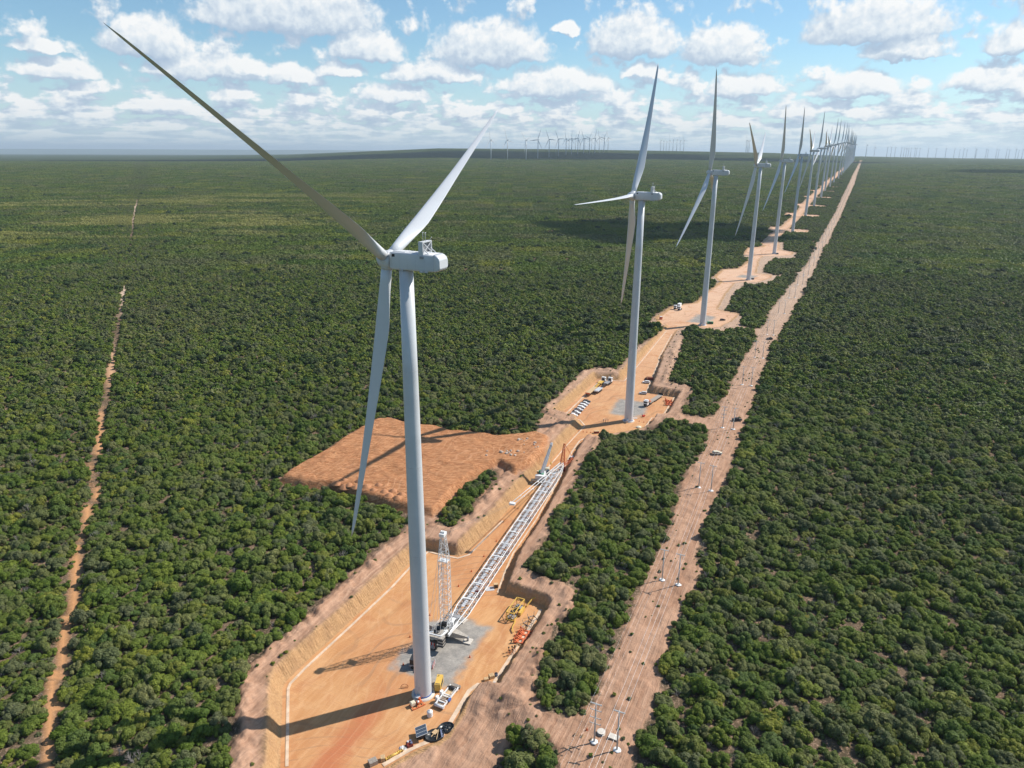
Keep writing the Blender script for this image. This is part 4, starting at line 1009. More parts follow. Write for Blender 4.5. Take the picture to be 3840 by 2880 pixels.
# boom: tapered foot, long box section, tapered head
b0, b1, b2 = F_, F_+bd*11.5, T_-bd*9
bm = MB(); bm.lattice(L_(b0), L_(b1), 1.6, .8, 4.0, 2.9, 5, .17, .08); bm.lattice(L_(b1), L_(b2), 4.0, 2.9, 4.0, 2.9, 52, .17, .075); bm.lattice(L_(b2), L_(T_), 4.0, 2.9, 1.7, 1.4, 4, .15, .08)
boom = bm.build('boom', MT['paint'], cr)
ft = MB()
for s_ in (-.75, .75): ft.beam(L_(F_)-bd*1.2+sdv*s_+Vector((0, 0, -.2)), L_(F_)+bd*4.5+sdv*s_*1.9+Vector((0, 0, .5)), .45, .9)
ft.build('boom_foot', MT['paint'], boom)
wk = MB(); Ln = (b2-b1).length
for i in range(26):
    c0 = b1+bd*(2+i*(Ln-4)/25*.985); wk.box(L_(c0)+Vector((0, 0, 1.34)), ((Ln-4)/25*.86, 1.0, .06), rz=ba_)
wk.build('walkway', MT['lgrey'], boom)
sl_ = MB()
for i in range(12):
    c0 = b1+bd*(Ln*(i+.5)/12); sl_.box(L_(c0)+Vector((0, 0, 1.5)), (.45, 4.1, .18), rz=ba_)
    for s_ in (-1.55, 1.55): sl_.cyl(L_(b1+bd*(Ln*i/12+1))+sdv*s_+Vector((0, 0, 1.75)), L_(b1+bd*(Ln*(i+1)/12-1))+sdv*s_+Vector((0, 0, 1.75)), .08, n=6)
sl_.build('pendant_bar', MT['paint'], boom)
bz_ = MB()
for i in range(4):
    s0 = b1+bd*(Ln*(i+.5)/4); bz_.box(L_(s0)-Vector((0, 0, (s0.z-z_pad(s0.x, s0.y))/2+.7)), (.5, 2.6, max(.3, s0.z-z_pad(s0.x, s0.y)-1.5)), rz=ba_)
bz_.build('boom_trestle', MT['dred'], boom)
# derrick mast
M0 = Vector((-19.9, 186.6, cz.z+3.6)); M3 = Vector((-20.1, 185.7, 30.4)); md = (M3-M0).normalized(); Lm = (M3-M0).length
mm = MB(); upx = (bd.x, bd.y, 0)
mm.lattice(L_(M0), L_(M0+md*4), 2.4, .8, 2.9, 2.1, 3, .12, .06, up=upx); mm.lattice(L_(M0+md*4), L_(M0+md*(Lm-9)), 2.9, 2.1, 2.9, 2.1, 11, .11, .055, up=upx); mm.lattice(L_(M0+md*(Lm-9)), L_(M3), 2.9, 2.1, 1.2, 1.0, 5, .11, .055, up=upx)
mast = mm.build('derrick_mast', MT['paint'], cr)
mh = MB(); mh.box(L_(M3), (2.2, 1.6, .9), rz=ba_); mh.box(L_(M3-md*9), (1.9, 2.6, .2), rz=ba_)
for s_ in (-.5, 0, .5): mh.cyl(L_(M3)+sdv*s_-sdv*.12+Vector((0, 0, .6)), L_(M3)+sdv*s_+sdv*.12+Vector((0, 0, .6)), .5, n=14)
mh.build('mast_head', MT['paint'], mast)
lad = MB(); lad.box(L_(M0+md*2.6)-Vector((bd.x, bd.y, 0))*1.5, (.9, 1.4, 1.3), rz=ba_); lad.build('winch_box', MT['black'], mast)
lb = MB()
for s_ in (-.28, .28): lb.beam(L_(M0+md*2)-Vector((bd.x, bd.y, 0))*1.15+sdv*s_, L_(M3-md*9)-Vector((bd.x, bd.y, 0))*1.15+sdv*s_, .08)
for i in range(46): p = M0.lerp(M3, .09+i*.0155); lb.beam(L_(p)-Vector((bd.x, bd.y, 0))*1.15-sdv*.28, L_(p)-Vector((bd.x, bd.y, 0))*1.15+sdv*.28, .05)
lb.build('ladder', MT['lgrey'], mast)
fr_ = MB(); G_ = F_-bd*1+Vector((0, 0, .6)); A1_ = bp(-6.6, -2.4, 5.2); A2_ = bp(-6.6, 2.4, 5.2)
for a_ in (A1_, A2_): fr_.beam(L_(F_)+Vector((0, 0, .5)), a_, .4, .5); fr_.beam(a_, a_-Vector((0, 0, 2.2)), .3)
fr_.beam(A1_, A2_, .35); fr_.build('a_frame', MT['paint'], cr)
rp_ = MB()
for s_ in (-.5, -.17, .17, .5): rp_.cyl(L_(M3)+sdv*s_, bp(-6.6, s_*4.2, 5.4), .045, n=5, cap=False)
rp_.build('back_stay_rope', MT['paint'], cr)
# pendants hang from a rope between mast head and boom head
PH = Vector((-3.6, 254.0, 0)); 
def ray_pt(tq, sag): p = M3.lerp(T_, tq); return p-Vector((0, 0, sag))
PT = ray_pt(.47, 4.2)
for s_ in (-.7, .7):
    pn = MB(); pn.cyl(L_(PT)+sdv*s_, L_(T_)+sdv*s_+Vector((0, 0, 1.2)), .13, n=6)
    for i in range(1, 6): c0 = PT.lerp(T_, i/6); pn.box(L_(c0)+sdv*s_, (.8, .3, .34), rz=ba_)
    pn.build('pendant', MT['paint'], cr)
MB().box(L_(PT), (1.5, 2.2, .7), rz=ba_).build('pendant_yoke', MT['paint'], cr)
r2_ = MB()
for s_ in (-.45, .45): r2_.cyl(L_(PT)+sdv*s_, L_(M3)+sdv*s_, .035, n=5, cap=False)
r2_.build('luffing_rope', MT['rope'], cr)
# red head
RH = T_+bd*.6; rd = MB(); rtop = Vector((RH.x+.9, RH.y+2.0, RH.z+9.6)); rd.lattice(L_(RH), L_(rtop), 1.9, 1.5, .6, .5, 7, .14, .08, up=upx)
RB = RH+sdv*3.8+bd*4.5+Vector((0, 0, 1.6)); rd.lattice(L_(RH)+sdv*.6-Vector((0, 0, .6)), L_(RB), 1.5, 1.2, .9, .6, 4, .13, .08)
rd.beam(L_(RH)-Vector((0, 0, 1.4)), L_(RB), .22); rd.cyl(L_(rtop), L_(RB), .07, n=5); rd.cyl(L_(rtop)+sdv*.3, L_(RB)+bd*.8, .07, n=5)
rh = rd.build('boom_head', MT['orange'], cr); tag(rh, 'orange red lattice head on the boom tip')
ht = MB(); s0 = RH+Vector((0, 0, 0)); hh_ = s0.z-z_pad(s0.x, s0.y); ht.box(L_(s0)-Vector((0, 0, hh_/2+.6)), (.6, 3, max(.4, hh_-1.2)), rz=ba_); ht.build('boom_trestle', MT['dred'], rh)

# ------------------------------------------------------------------ telescopic crane by the lattice head
p = at(14.6, 298.0); tc_ = empty('mobile_crane', p, ba_+.05, 'white telescopic mobile crane with raised boom, left of the lattice boom tip', 'crane')
MB().box((0, 0, 1.35), (13.5, 2.8, 1.0)).box((6.0, 0, 2.3), (1.8, 2.7, 1.3)).build('carrier', MT['cream'], tc_)
w_ = MB()
for i in range(5):
    for s_ in (-1, 1): w_.cyl((-5+2.5*i, s_*1.1, .7), (-5+2.5*i, s_*1.45, .7), .7, n=14)
w_.build('wheels', MT['black'], tc_)
for sx_ in (-5.5, 4.2):
    for sy in (-1, 1): MB().box((sx_, sy*2.6, 1.2), (.6, 3.2, .5)).cyl((sx_, sy*4.0, .1), (sx_, sy*4.0, 1.3), .22, n=8).cyl((sx_, sy*4.0, 0), (sx_, sy*4.0, .15), .7, n=12).build('outrigger', MT['cream'], tc_)
MB().box((-2.4, 0, 2.8), (6.0, 2.8, 1.6)).box((-5.0, 0, 2.9), (1.6, 4.6, 1.9)).build('superstructure', MT['paint'], tc_)
MB().box((1.0, -1.9, 3.1), (2.2, 1.0, 1.7), ry=.1).build('cab', MT['glass'], tc_)
MB().cyl((-3.2, 1.0, 3.4), (-3.2, -1.0, 3.4), .8, n=14).box((-1.2, 1.3, 3.9), (1.6, .8, 1.0)).build('winch', MT['green'], tc_)
bb = MB(); a0 = Vector((-2.8, 0, 4.0)); dv = Vector((.22, -.24, .94)).normalized()
for i, (s0, s1, w0) in enumerate(((0, 8.0, 1.15), (8.0, 11.5, .95), (11.5, 13.6, .78))): bb.beam(a0+dv*s0, a0+dv*s1, w0, w0*1.1)
bo_ = bb.build('boom', MT['paint'], tc_)
MB().box(a0+dv*13.8, (1.2, 1.0, 1.1)).cyl(a0+dv*14+Vector((.5, -.5, .3)), a0+dv*14+Vector((.5, .5, .3)), .45, n=12).build('boom_head', MT['lgrey'], bo_)
MB().cyl((.4, 0, 2.6), a0+dv*5, .3, n=10).build('luffing_ram', MT['steel'], tc_)
MB().cyl(a0+dv*13.6+Vector((.9, 0, 0)), a0+dv*13.6+Vector((.9, 0, -9)), .04, n=5).box(a0+dv*13.6+Vector((.9, 0, -9.3)), (.6, .5, 1.1)).build('hook_block', MT['yellow'], tc_)

# ------------------------------------------------------------------ machines and gear round the first tower
def thing_mb(name, x_, y_, rz, mb, m, label, cat, group=None):
    o = mb.build(name, m, None, label, cat, group, loc=at(x_, y_, 0), rz=rz); return o
# generator container
t_ = empty('generator_container', at(-20.2, 165.6, .1), R(84), 'yellow generator container standing close to the right of the nearest tower foot', 'container')
MB().box((0, 0, 1.25), (4.2, 1.7, 2.3)).build('body', MT['yellow'], t_)
MB().box((-2.12, 0, 1.25), (.05, 1.4, 1.9)).build('door', MT['yellow'], t_); MB().box((0, -.87, 1.4), (2.6, .04, 1.2)).build('louvre', MT['dark'], t_)
MB().box((0, 0, .05), (4.3, 1.5, .12)).build('skid', MT['dark'], t_); MB().cyl((1.4, .3, 2.4), (1.4, .3, 2.8), .1, n=8).build('exhaust', MT['dark'], t_)
MB().box((-1.75, 0, 2.42), (.3, 1.3, .03)).build('roof_stripe', MT['dark'], t_)
# blade clamp frame
def frame_rig():
    t_ = empty('blade_clamp_frame', at(-17.6, 161.2, .05), math.atan2(6.6, 3.2), 'silver lifting frame with roller beams and steps lying right of the nearest tower', 'lifting frame')
    m = MB()
    for s_ in (-1.25, 1.25): m.box((0, s_, .75), (8.4, .28, .5))
    for x_ in (-3.9, 3.6): m.box((x_, 0, .5), (.5, 2.9, .6))
    for x_ in (-2.6, -1.8, -.4, .3): m.box((x_, 0, .85), (.25, 2.5, .3))
    m.build('frame', MT['paint'], t_)
    m = MB(); m.cyl((-4.2, -1.45, .75), (-4.2, 1.45, .75), .42, n=16); m.build('roller', MT['lgrey'], t_)
    m = MB(); m.cyl((3.2, -1.2, .8), (3.2, 1.2, .8), .5, n=16); m.build('roller', MT['dark'], t_)
    m = MB()
    for i in range(6): m.box((-3.2+i*.42, .1, .55+i*.16), (.25, 1.5, .07))
    m.build('step', MT['gwood'], t_)
    MB().box((1.6, 0, .4), (2.8, 2.0, .12)).build('deck', MT['wood'], t_)
    m = MB()
    for x_ in (-2.2, .1): m.box((x_, 1.75, 1.1), (1.0, .7, 1.3)); m.beam((x_, 1.2, .8), (x_-.4, 2.1, 1.9), .2)
    m.build('side_bracket', MT['paint'], t_); MB().box((-1.1, -1.55, .9), (1.1, .5, .7)).build('hydraulic_unit', MT['blue'], t_)
    m = MB()
    for i in range(6): m.beam((.2+i*.5, -1.3, 1.0), (.2+i*.5, -1.3, 1.8), .06)
    m.beam((.2, -1.3, 1.8), (2.7, -1.3, 1.8), .07); m.build('handrail', MT['paint'], t_)
    m = MB(); m.box((4.5, 0, .9), (.9, 3.1, .25), ry=-.3); m.box((4.8, 0, .5), (.5, 3.2, .6)); m.build('end_ramp', MT['gwood'], t_)
frame_rig()
t_ = empty('tool_sled', at(-25.6, 158.4, .05), R(35), 'orange tool sled loaded with a generator in front of the nearest tower foot', 'tool sled')
m = MB(); m.beam((-1.9, -1.1, .2), (2.1, -1.1, .2), .22); m.beam((-1.9, .9, .2), (2.1, .9, .2), .22)
for x_ in (-1.6, 0, 1.6): m.box((x_, -.1, .32), (.2, 2.2, .16))
m.build('frame', MT['orange'], t_); MB().box((-1.0, .4, .85), (1.3, 1.2, .9)).box((-1.0, .4, 1.35), (1.0, .9, .15)).build('generator', MT['cream'], t_)
MB().box((.7, .2, .75), (1.3, 1.1, .7), rz=.3).box((1.1, .5, 1.3), (.5, .5, .6), rz=.6).build('toolbox', MT['orange'], t_); MB().lathe([(0, 0), (.32, .1), (.3, .5), (0, .6)], (.3, -.2, .9), n=10).build('white_sack', MT['paint'], t_)
t_ = empty('water_tank', at(-21.6, 154.6), R(20), 'white cylindrical water tank on the sand in front of the nearest tower', 'water tank')
MB().lathe([(0, 0), (.74, 0), (.80, .1), (.80, .5), (.77, .55), (.80, .6), (.80, 1.1), (.77, 1.15), (.80, 1.2), (.80, 1.55), (.45, 1.85), (0, 1.9)], n=28).build('tank', MT['paint'], t_)
MB().lathe([(0, 0), (.3, 0), (.3, .12), (0, .14)], (0, 0, 1.85), n=16).build('lid', MT['lgrey'], t_); MB().box((.82, 0, .2), (.14, .12, .12)).build('tap', MT['blue'], t_)
# black lined round basins
def basin(x_, y_, r0, lab, col):
    t_ = empty('lined_basin', at(x_, y_), R(30), lab, 'basin', 'black lined basins beside the gutter')
    pr = [(r0+.15, 0), (r0+.05, .45), (r0-.05, .55), (r0-.16, .5), (r0-.25, .16), (0, .13)]
    rs = [[(r_*1.12*math.cos(a), r_*.9*math.sin(a), z_) for a in [2*math.pi*i/36 for i in range(36)]] for r_, z_ in pr]
    MB().rings(rs).build('liner', col, t_); return t_
b1_ = basin(-19.7, 147.7, 2.25, 'black lined basin with a wooden pallet lying across it', MT['tarp'])
MB().box((.6, .7, .5), (1.5, 1.2, .12), rz=.4).build('plywood_sheet', MT['wood'], b1_); MB().beam((-1.0, -.3, .55), (1.4, 1.0, .5), .14).beam((-.2, -1.9, .6), (1.7, .9, .62), .12).build('timber', MT['wood'], b1_)
m = MB(); rs = [[(1.2+a*.35, -1.9+a*1.1, .6), (1.9+a*.3, -1.6+a, .35), (2.3+a*.2, -1.2+a*.8, .05)] for a in (0, .8, 1.6, 2.4)]; m.rings(rs, closed=False, cap=False); m.build('loose_sheet', MT['bluetarp'], b1_)
b2_ = basin(-16.9, 150.3, 1.95, 'black lined basin heaped with crumpled plastic sheet beside the gutter bend', MT['tarp'])
rg = random.Random(5); m = MB()
for i in range(9): a = rg.uniform(0, 6.3); m.lathe([(0, 0), (rg.uniform(.4, .8), .05), (.35, rg.uniform(.2, .5)), (0, rg.uniform(.3, .7))], (math.cos(a)*rg.uniform(0, 1.2), math.sin(a)*rg.uniform(0, 1), .25), n=7, smooth=False)
m.build('crumpled_sheet', MT['tarp'], b2_)
# solar light trailer
t_ = empty('solar_light_trailer', at(-23.2, 147.4), R(15), 'trailer with three tilted solar panels in a white frame beside the gutter', 'solar trailer')
MB().box((0, 0, .75), (2.2, 1.6, .7)).beam((1.1, 0, .5), (2.6, 0, .45), .12).build('body', MT['dark'], t_)
for s_ in (-.85, .85): MB().cyl((0, s_-.12, .35), (0, s_+.12, .35), .35, n=14).build('wheel', MT['black'], t_)
pf = MB(); tl = R(-14); pf.box((.2, 0, 2.0), (3.0, 3.4, .08), ry=tl); pfo = pf.build('panel_frame', MT['paint'], t_)
for i in range(3): MB().box((.2, -1.1+1.1*i, 2.055), (2.85, .98, .05), ry=tl).build('solar_panel', MT['panel'], pfo)
MB().cyl((0, 0, 1), (0, 0, 2.0), .1, n=8).cyl((-1.2, 1.5, 2.3), (-1.2, 1.5, 2.9), .04, n=6).build('mast', MT['steel'], t_)
t_ = empty('supply_pile', at(-26.3, 144.1), R(28), 'red crate and drums with crumpled white sheet beside the yellow pipe', 'supplies')
MB().box((.7, 0, .45), (1.5, 1.5, .9)).build('crate', MT['dred'], t_)
for a, b in ((.4, .35), (1.1, .4), (1.1, -.4)): MB().cyl((a, b, .9), (a, b, 1.35), .28, n=14).build('drum', MT['lgrey'] if a < 1 else MT['bluetarp'], t_)
m = MB(); rg = random.Random(9)
for i in range(7): m.lathe([(0, 0), (rg.uniform(.4, .7), .03), (.25, rg.uniform(.2, .5)), (0, .6)], (-1.0+rg.uniform(-.7, .7), rg.uniform(-.6, .6), 0), n=6, smooth=False)
m.build('white_sheet', MT['paint'], t_)
t_ = empty('yellow_pipe', at(-29.2, 141.2, .42), math.atan2(2.6, 3.3), 'yellow flanged pipe lying along the gutter at the bottom edge', 'pipe')
MB().cyl((-1.6, 0, 0), (1.6, 0, 0), .34, n=18).cyl((-2.3, 0, 0), (-1.6, 0, 0), .26, n=14).cyl((1.6, 0, 0), (2.4, 0, 0), .26, n=14).build('barrel', MT['yellow'], t_)
for x_ in (-2.3, -1.6, -1.2, 1.2, 1.6, 2.4): MB().cyl((x_-.06, 0, 0), (x_+.06, 0, 0), .44, n=18).build('flange', MT['yellow'], t_)
MB().box((-1, .02, .36), (.5, .08, .05)).box((.6, .02, .36), (.5, .08, .05)).build('black_marking', MT['black'], t_)
def plank_crate(name, x_, y_, rz, d, m, lab, cat, n=6, group=None):
    t_ = empty(name, at(x_, y_), rz, lab, cat, group); b = MB().box((0, 0, d[2]/2), (d[0]*.97, d[1]*.97, d[2]*.96)); b.build('body', m, t_)
    s_ = MB()
    for i in range(n):
        xx = -d[0]/2+(i+.5)*d[0]/n; s_.box((xx, 0, d[2]+.01), (d[0]/n*.86, d[1], .05)); s_.box((xx, -d[1]/2, d[2]/2), (d[0]/n*.86, .05, d[2])); s_.box((xx, d[1]/2, d[2]/2), (d[0]/n*.86, .05, d[2]))
    s_.build('planking', m, t_)
    return t_
plank_crate('wooden_crate', -31.7, 139.9, R(14), (1.1, 1.3, 1.1), MT['wood'], 'pale wooden crate between the yellow pipe and the grey pallet stack', 'crate', 3)
plank_crate('pallet_stack', -34.0, 138.8, R(32), (2.1, 1.6, 1.1), MT['gwood'], 'weathered grey stack of boards at the bottom edge left of the crate', 'pallet stack', 8)
plank_crate('wooden_box', -5.4, 169.4, R(25), (1.5, 1.3, 1.0), MT['wood'], 'tan wooden box beside the dark drum near the right edge of the pad', 'box', 3, 'tan boxes near the right edge of the first pad')
plank_crate('wooden_box', -6.9, 168.2, R(15), (1.3, 1.0, .8), MT['wood'], 'tan wooden box left of its neighbour with the dark drum', 'box', 3, 'tan boxes near the right edge of the first pad')
t_ = empty('drum', at(-4.1, 170.0), 0, 'dark blue drum beside the tan wooden box', 'drum'); MB().cyl((0, 0, 0), (0, 0, 1.0), .5, n=18).build('barrel', MT['bluetarp'], t_); MB().lathe([(0, 1.0), (.45, 1.0), (.4, 1.06), (0, 1.06)], n=18).build('lid', MT['black'], t_)
m = MB(); rg = random.Random(11)
for i in range(10): m.lathe([(0, 0), (rg.uniform(.4, .8), .03), (.3, rg.uniform(.2, .6)), (0, .6)], (rg.uniform(-1.3, 1.3), rg.uniform(-.6, .6), 0), n=6, smooth=False)
thing_mb('covered_heap', -5.2, 166.3, R(20), m, MT['lgrey'], 'pale grey plastic covered heap at the pad edge below the tan boxes', 'heap')
m = MB()
for a in np.linspace(0, math.pi, 9)[:-1]: m.beam((1.1*math.cos(a), 0, .05+1.2*math.sin(a)), (1.1*math.cos(a+math.pi/8), 0, .05+1.2*math.sin(a+math.pi/8)), .08)
for i in range(6): m.beam((-.8+i*.32, 0, 0), (-.8+i*.32, 0, .7), .06); m.beam((-.8+i*.32, -.5, .03), (-.8+i*.32, .5, .03), .05)
thing_mb('wire_rack', -30.0, 165.2, R(10), m, MT['dred'], 'small arched rack standing left of the nearest tower foot', 'rack')
# orange transport frames, and grey ones behind
def tframe(x_, y_, rz, mm, lab, grp, sc=1., proto=None):
    if proto: t_ = copy_thing(proto, at(x_, y_), rz, lab, grp); return t_
    t_ = empty('transport_frame', at(x_, y_), rz, lab, 'transport frame', grp)
    m = MB(); n = 20
    for s_ in (-.9, .9):
        m.box((0, s_, .25), (4.2, .3, .4)); m.box((-1.9, s_, .9), (.4, .25, 1.6)); m.beam((-1.9, s_, 1.5), (-.6, s_, .4), .2); m.box((1.9, s_, .6), (.35, .25, .8))
    m.box((-1.0, 0, .35), (.9, 2.1, .22)); m.box((.8, 0, .35), (.6, 2.1, .22)); m.box((1.95, 0, .35), (.35, 2.1, .22))
    m.build('frame', mm, t_)
    a = MB(); pts = [(-1.9, .85*math.cos(t), 1.75-.75*math.sin(t)) for t in np.linspace(0, math.pi, 9)]
    for p_, q_ in zip(pts, pts[1:]): a.beam(p_, q_, .22)
    a.build('saddle', mm, t_); return t_
of = tframe(4.9, 189.0, R(-12), MT['orange'], 'orange steel transport frame farthest in the group of three on the first pad', 'orange transport frames on the first pad')
tframe(4.1, 187.0, R(-12), None, 'orange steel transport frame in the middle of the group of three on the first pad', None, proto=of)
tframe(3.1, 185.0, R(-12), None, 'orange steel transport frame nearest in the group of three on the first pad', None, proto=of)
for i, (a, b) in enumerate(((93.4, 400.8), (93.4, 397.6), (92.4, 394.3))):
    o = copy_thing(of, at(a, b), R(-12), '%s orange transport frame standing by itself right of the second turbine' % ('farthest', 'middle', 'nearest')[i], 'orange transport frames right of the second turbine')
def gframe(x_, y_, rz, lab):
    t_ = empty('steel_cradle', at(x_, y_), rz, lab, 'cradle', 'grey steel cradles on the first pad')
    m = MB()
    for s_ in (-1.1, 1.1):
        m.beam((-1.2, s_, .1), (1.2, s_, .1), .14); m.beam((-1.1, s_, .1), (-1.3, s_*1.15, 1.5), .12); m.beam((1.1, s_, .1), (1.3, s_*1.15, 1.5), .12)
    m.build('side_frame', MT['grey'], t_); m = MB(); m.beam((-1, -1.1, .15), (-1, 1.1, .15), .12); m.beam((1, -1.1, .15), (1, 1.1, .15), .12); m.beam((-1, -1.1, .15), (1, 1.1, .15), .08); m.build('cross_bar', MT['dark'], t_)
for i, (a, b) in enumerate(((7.2, 196.4), (5.6, 193.8), (5.0, 191.8))): gframe(a, b, R(30+i*9), 'grey tubular steel cradle, %s of three behind the orange frames' % ('farthest', 'middle', 'nearest')[i])
t_ = empty('support_stand', at(-.5, 180.2), 0, 'dark adjustable support stand in a loose cluster near the orange frames, left one', 'stand', 'support stands on the first pad')
m = MB(); 
for a in range(3): m.beam((0, 0, 1.1), (.6*math.cos(a*2.1), .6*math.sin(a*2.1), 0), .09)
m.build('legs', MT['orange'], t_); MB().cyl((0, 0, .6), (0, 0, 1.7), .09, n=8).build('post', MT['dark'], t_); MB().lathe([(0, 0), (.24, .05), (.24, .3), (0, .35)], (0, 0, 1.6), n=10).build('head', MT['black'], t_)
for i, (a, b, nm) in enumerate(((.5, 180.6, 'middle'), (1.3, 180.9, 'right'), (-.2, 178.9, 'front left'), (.7, 179.3, 'front right'))): copy_thing(t_, at(a, b), i*1.1, 'dark adjustable support stand in a loose cluster near the orange frames, %s one' % nm)
m = MB(); m.beam((-1.0, -.4, 0), (0, 0, 1.1), .2, .5); m.beam((1.0, -.4, 0), (0, 0, 1.1), .2, .5); thing_mb('wooden_trestle', 2.0, 182.9, R(40), m, MT['wood'], 'wooden trestle shaped like a tent between stands and orange frames', 'trestle')
# yellow nacelle frame
t_ = empty('yellow_lifting_frame', at(1.6, 199.2), math.atan2(10.6, 4.6), 'large yellow box frame with outstretched arms by the excavated corner', 'lifting frame')
m = MB(); Lx, Wy, Hz = 4.3, 1.35, 2.9
for sx_ in (-1, 1):
    for sy in (-1, 1): m.beam((sx_*Lx, sy*Wy, 0), (sx_*Lx, sy*Wy, Hz), .24)
    m.beam((sx_*Lx, -Wy, Hz), (sx_*Lx, Wy, Hz), .26); m.beam((sx_*Lx, -Wy, .15), (sx_*Lx, Wy, .15), .3)
    m.beam((sx_*Lx, -Wy, .2), (sx_*Lx, Wy, Hz), .1); m.beam((sx_*Lx, Wy, .2), (sx_*Lx, -Wy, Hz), .1)
for sy in (-1, 1):
    for z_ in (.2, Hz): m.beam((-Lx, sy*Wy, z_), (Lx, sy*Wy, z_), .26)
m.beam((0, -Wy, Hz), (-Lx, Wy, Hz), .12); m.beam((-Lx, -Wy, Hz), (-1, Wy, Hz), .12)
m.build('frame', MT['yellow'], t_)
for x_ in (-2.9, 2.9): MB().box((x_, 0, .55), (2.2, 2.2, .3)).box((x_, 0, .85), (1.5, 1.2, .4)).build('base_block', MT['grey'], t_)
MB().box((.6, -1.9, .9), (3.6, .9, 1.1)).build('ballast_box', MT['yellow'], t_); MB().box((-1.5, .2, 1.0), (1.2, 1.6, 1.4)).box((1.0, .1, 1.3), (1.0, .7, .6)).build('drive_unit', MT['dark'], t_)
MB().beam((Lx, -Wy-.8, .5), (Lx+3.4, -Wy-1.6, 1.6), .3).beam((Lx+3.4, -Wy-1.6, 1.6), (Lx+4.9, -Wy-3.6, 1.9), .3).box((Lx+4.6, -Wy-3.7, .7), (.7, .7, .7)).build('arm', MT['yellow'], t_)
MB().beam((-Lx, -Wy-.5, .3), (-Lx-3.8, -Wy-1.0, .6), .3).beam((-Lx-3.8, -Wy-1.0, .6), (-Lx-5.4, -Wy-2.0, .3), .3).build('arm', MT['yellow'], t_)
thing_mb('ground_sheet', -7.3, 212.5, R(12), MB().box((0, 0, .04), (3.0, 2.4, .06)), MT['lgrey'], 'flat pale grey sheet lying beside the boom near the excavated corner', 'sheet')
t_ = empty('portable_shelter', at(-5.2, 213.4), R(10), 'small brown open-fronted shelter beside the pale sheet', 'shelter'); MB().box((0, .5, .7), (1.4, .1, 1.4)).box((-.7, 0, .7), (.1, 1.1, 1.4)).box((.7, 0, .7), (.1, 1.1, 1.4)).build('wall', MT['wood'], t_); MB().box((0, 0, 1.42), (1.5, 1.2, .08)).build('roof', MT['wood'], t_)
m = MB()
for a in (-1.6, -.5, .9): m.beam((a, -.5, 0), (a+.35, 0, 1.3), .1); m.beam((a, .5, 0), (a+.35, 0, 1.3), .1)
m.beam((-1.2, 0, 1.3), (1.3, 0, 1.3), .1); thing_mb('barrier_trestles', -9.6, 212.2, R(25), m, MT['orange'], 'orange barrier trestle just right of the white boom', 'barrier')
# ballast trailer behind the first tower
t_ = empty('ballast_trailer', at(-26.0, 173.6), R(-9), 'dark ballast trailer with striped ends half hidden behind the nearest tower', 'trailer')
MB().box((0, 0, 1.2), (7.2, 2.9, .5)).build('deck', MT['grey'], t_); w_ = MB()
for i in range(4):
    for s_ in (-1, 1): w_.cyl((-2.4+1.6*i, s_*1.1, .6), (-2.4+1.6*i, s_*1.45, .6), .6, n=12)
w_.build('wheels', MT['black'], t_)
for x_ in (-2.5, 1.6): MB().box((x_, 0, 2.3), (1.7, 2.7, 1.7)).build('ballast_block', MT['dark'] if x_ < 0 else MT['grey'], t_)
m = MB(); 
for i in range(6): m.box((3.63, -1.3+.52*i, 1.5), (.06, .26, 1.6), m=i % 2)
m.build('striped_board', [MT['red'], MT['paint']], t_)
m = MB()
for s_ in (-1.45, 1.45):
    for i in range(5): m.beam((-1.5+i*1.2, s_, 1.4), (-1.5+i*1.2, s_, 2.6), .06)
    m.beam((-1.5, s_, 2.6), (3.4, s_, 2.6), .06)
m.build('handrail', MT['paint'], t_)
# cones
cone = empty('traffic_cone', at(-12.2, 177.9), 0, 'orange traffic cone at the right edge of the grey gravel patch', 'traffic cone', 'traffic cones')
MB().box((0, 0, .03), (.55, .55, .06)).build('base', MT['orange'], cone); MB().cyl((0, 0, .05), (0, 0, .9), .24, .05, n=14).build('cone', MT['orange'], cone)
CN = [((-31.7, 174.4), 'left of the nearest tower on the gravel edge'), ((-31.4, 186.9), 'left of the lattice crane near its ropes'), ((-26.4, 197.7), 'behind the lattice crane, left of the derrick mast'),
 ((-18.2, 213.8), 'first one left of the lattice boom'), ((-14.2, 222.8), 'second one left of the lattice boom'), ((-10.1, 232.7), 'third one left of the lattice boom'), ((-5.7, 243.4), 'fourth one left of the lattice boom'),
 ((70.7, 369.1), 'left one of three before the second turbine'), ((73.0, 367.9), 'middle one of three before the second turbine'), ((74.7, 366.8), 'right one of three before the second turbine'),
 ((36.0, 354.7), 'first one of the row across the road to the second turbine'), ((38.2, 353.7), 'second one of the row across the road to the second turbine'), ((40.1, 353.0), 'third one of the row across the road to the second turbine'), ((42.1, 352.6), 'fourth one of the row across the road to the second turbine'), ((19.7, 145.7), 'on the red soil left of the nearest power pole')]
for (a, b), tx in CN: copy_thing(cone, at(a, b), 0, 'orange traffic cone, '+tx)
p = at(29.3, 318.3); t_ = empty('tool_trailer', p, R(30), 'small trailer with white and dark load right of the orange boom head', 'trailer')
MB().box((0, 0, .8), (2.6, 1.6, .7)).build('bed', MT['dark'], t_); MB().box((.2, 0, 1.5), (1.6, 1.3, .8)).build('load', MT['paint'], t_); MB().cyl((0, -.9, .35), (0, .9, .35), .35, n=12).build('wheels', MT['black'], t_)

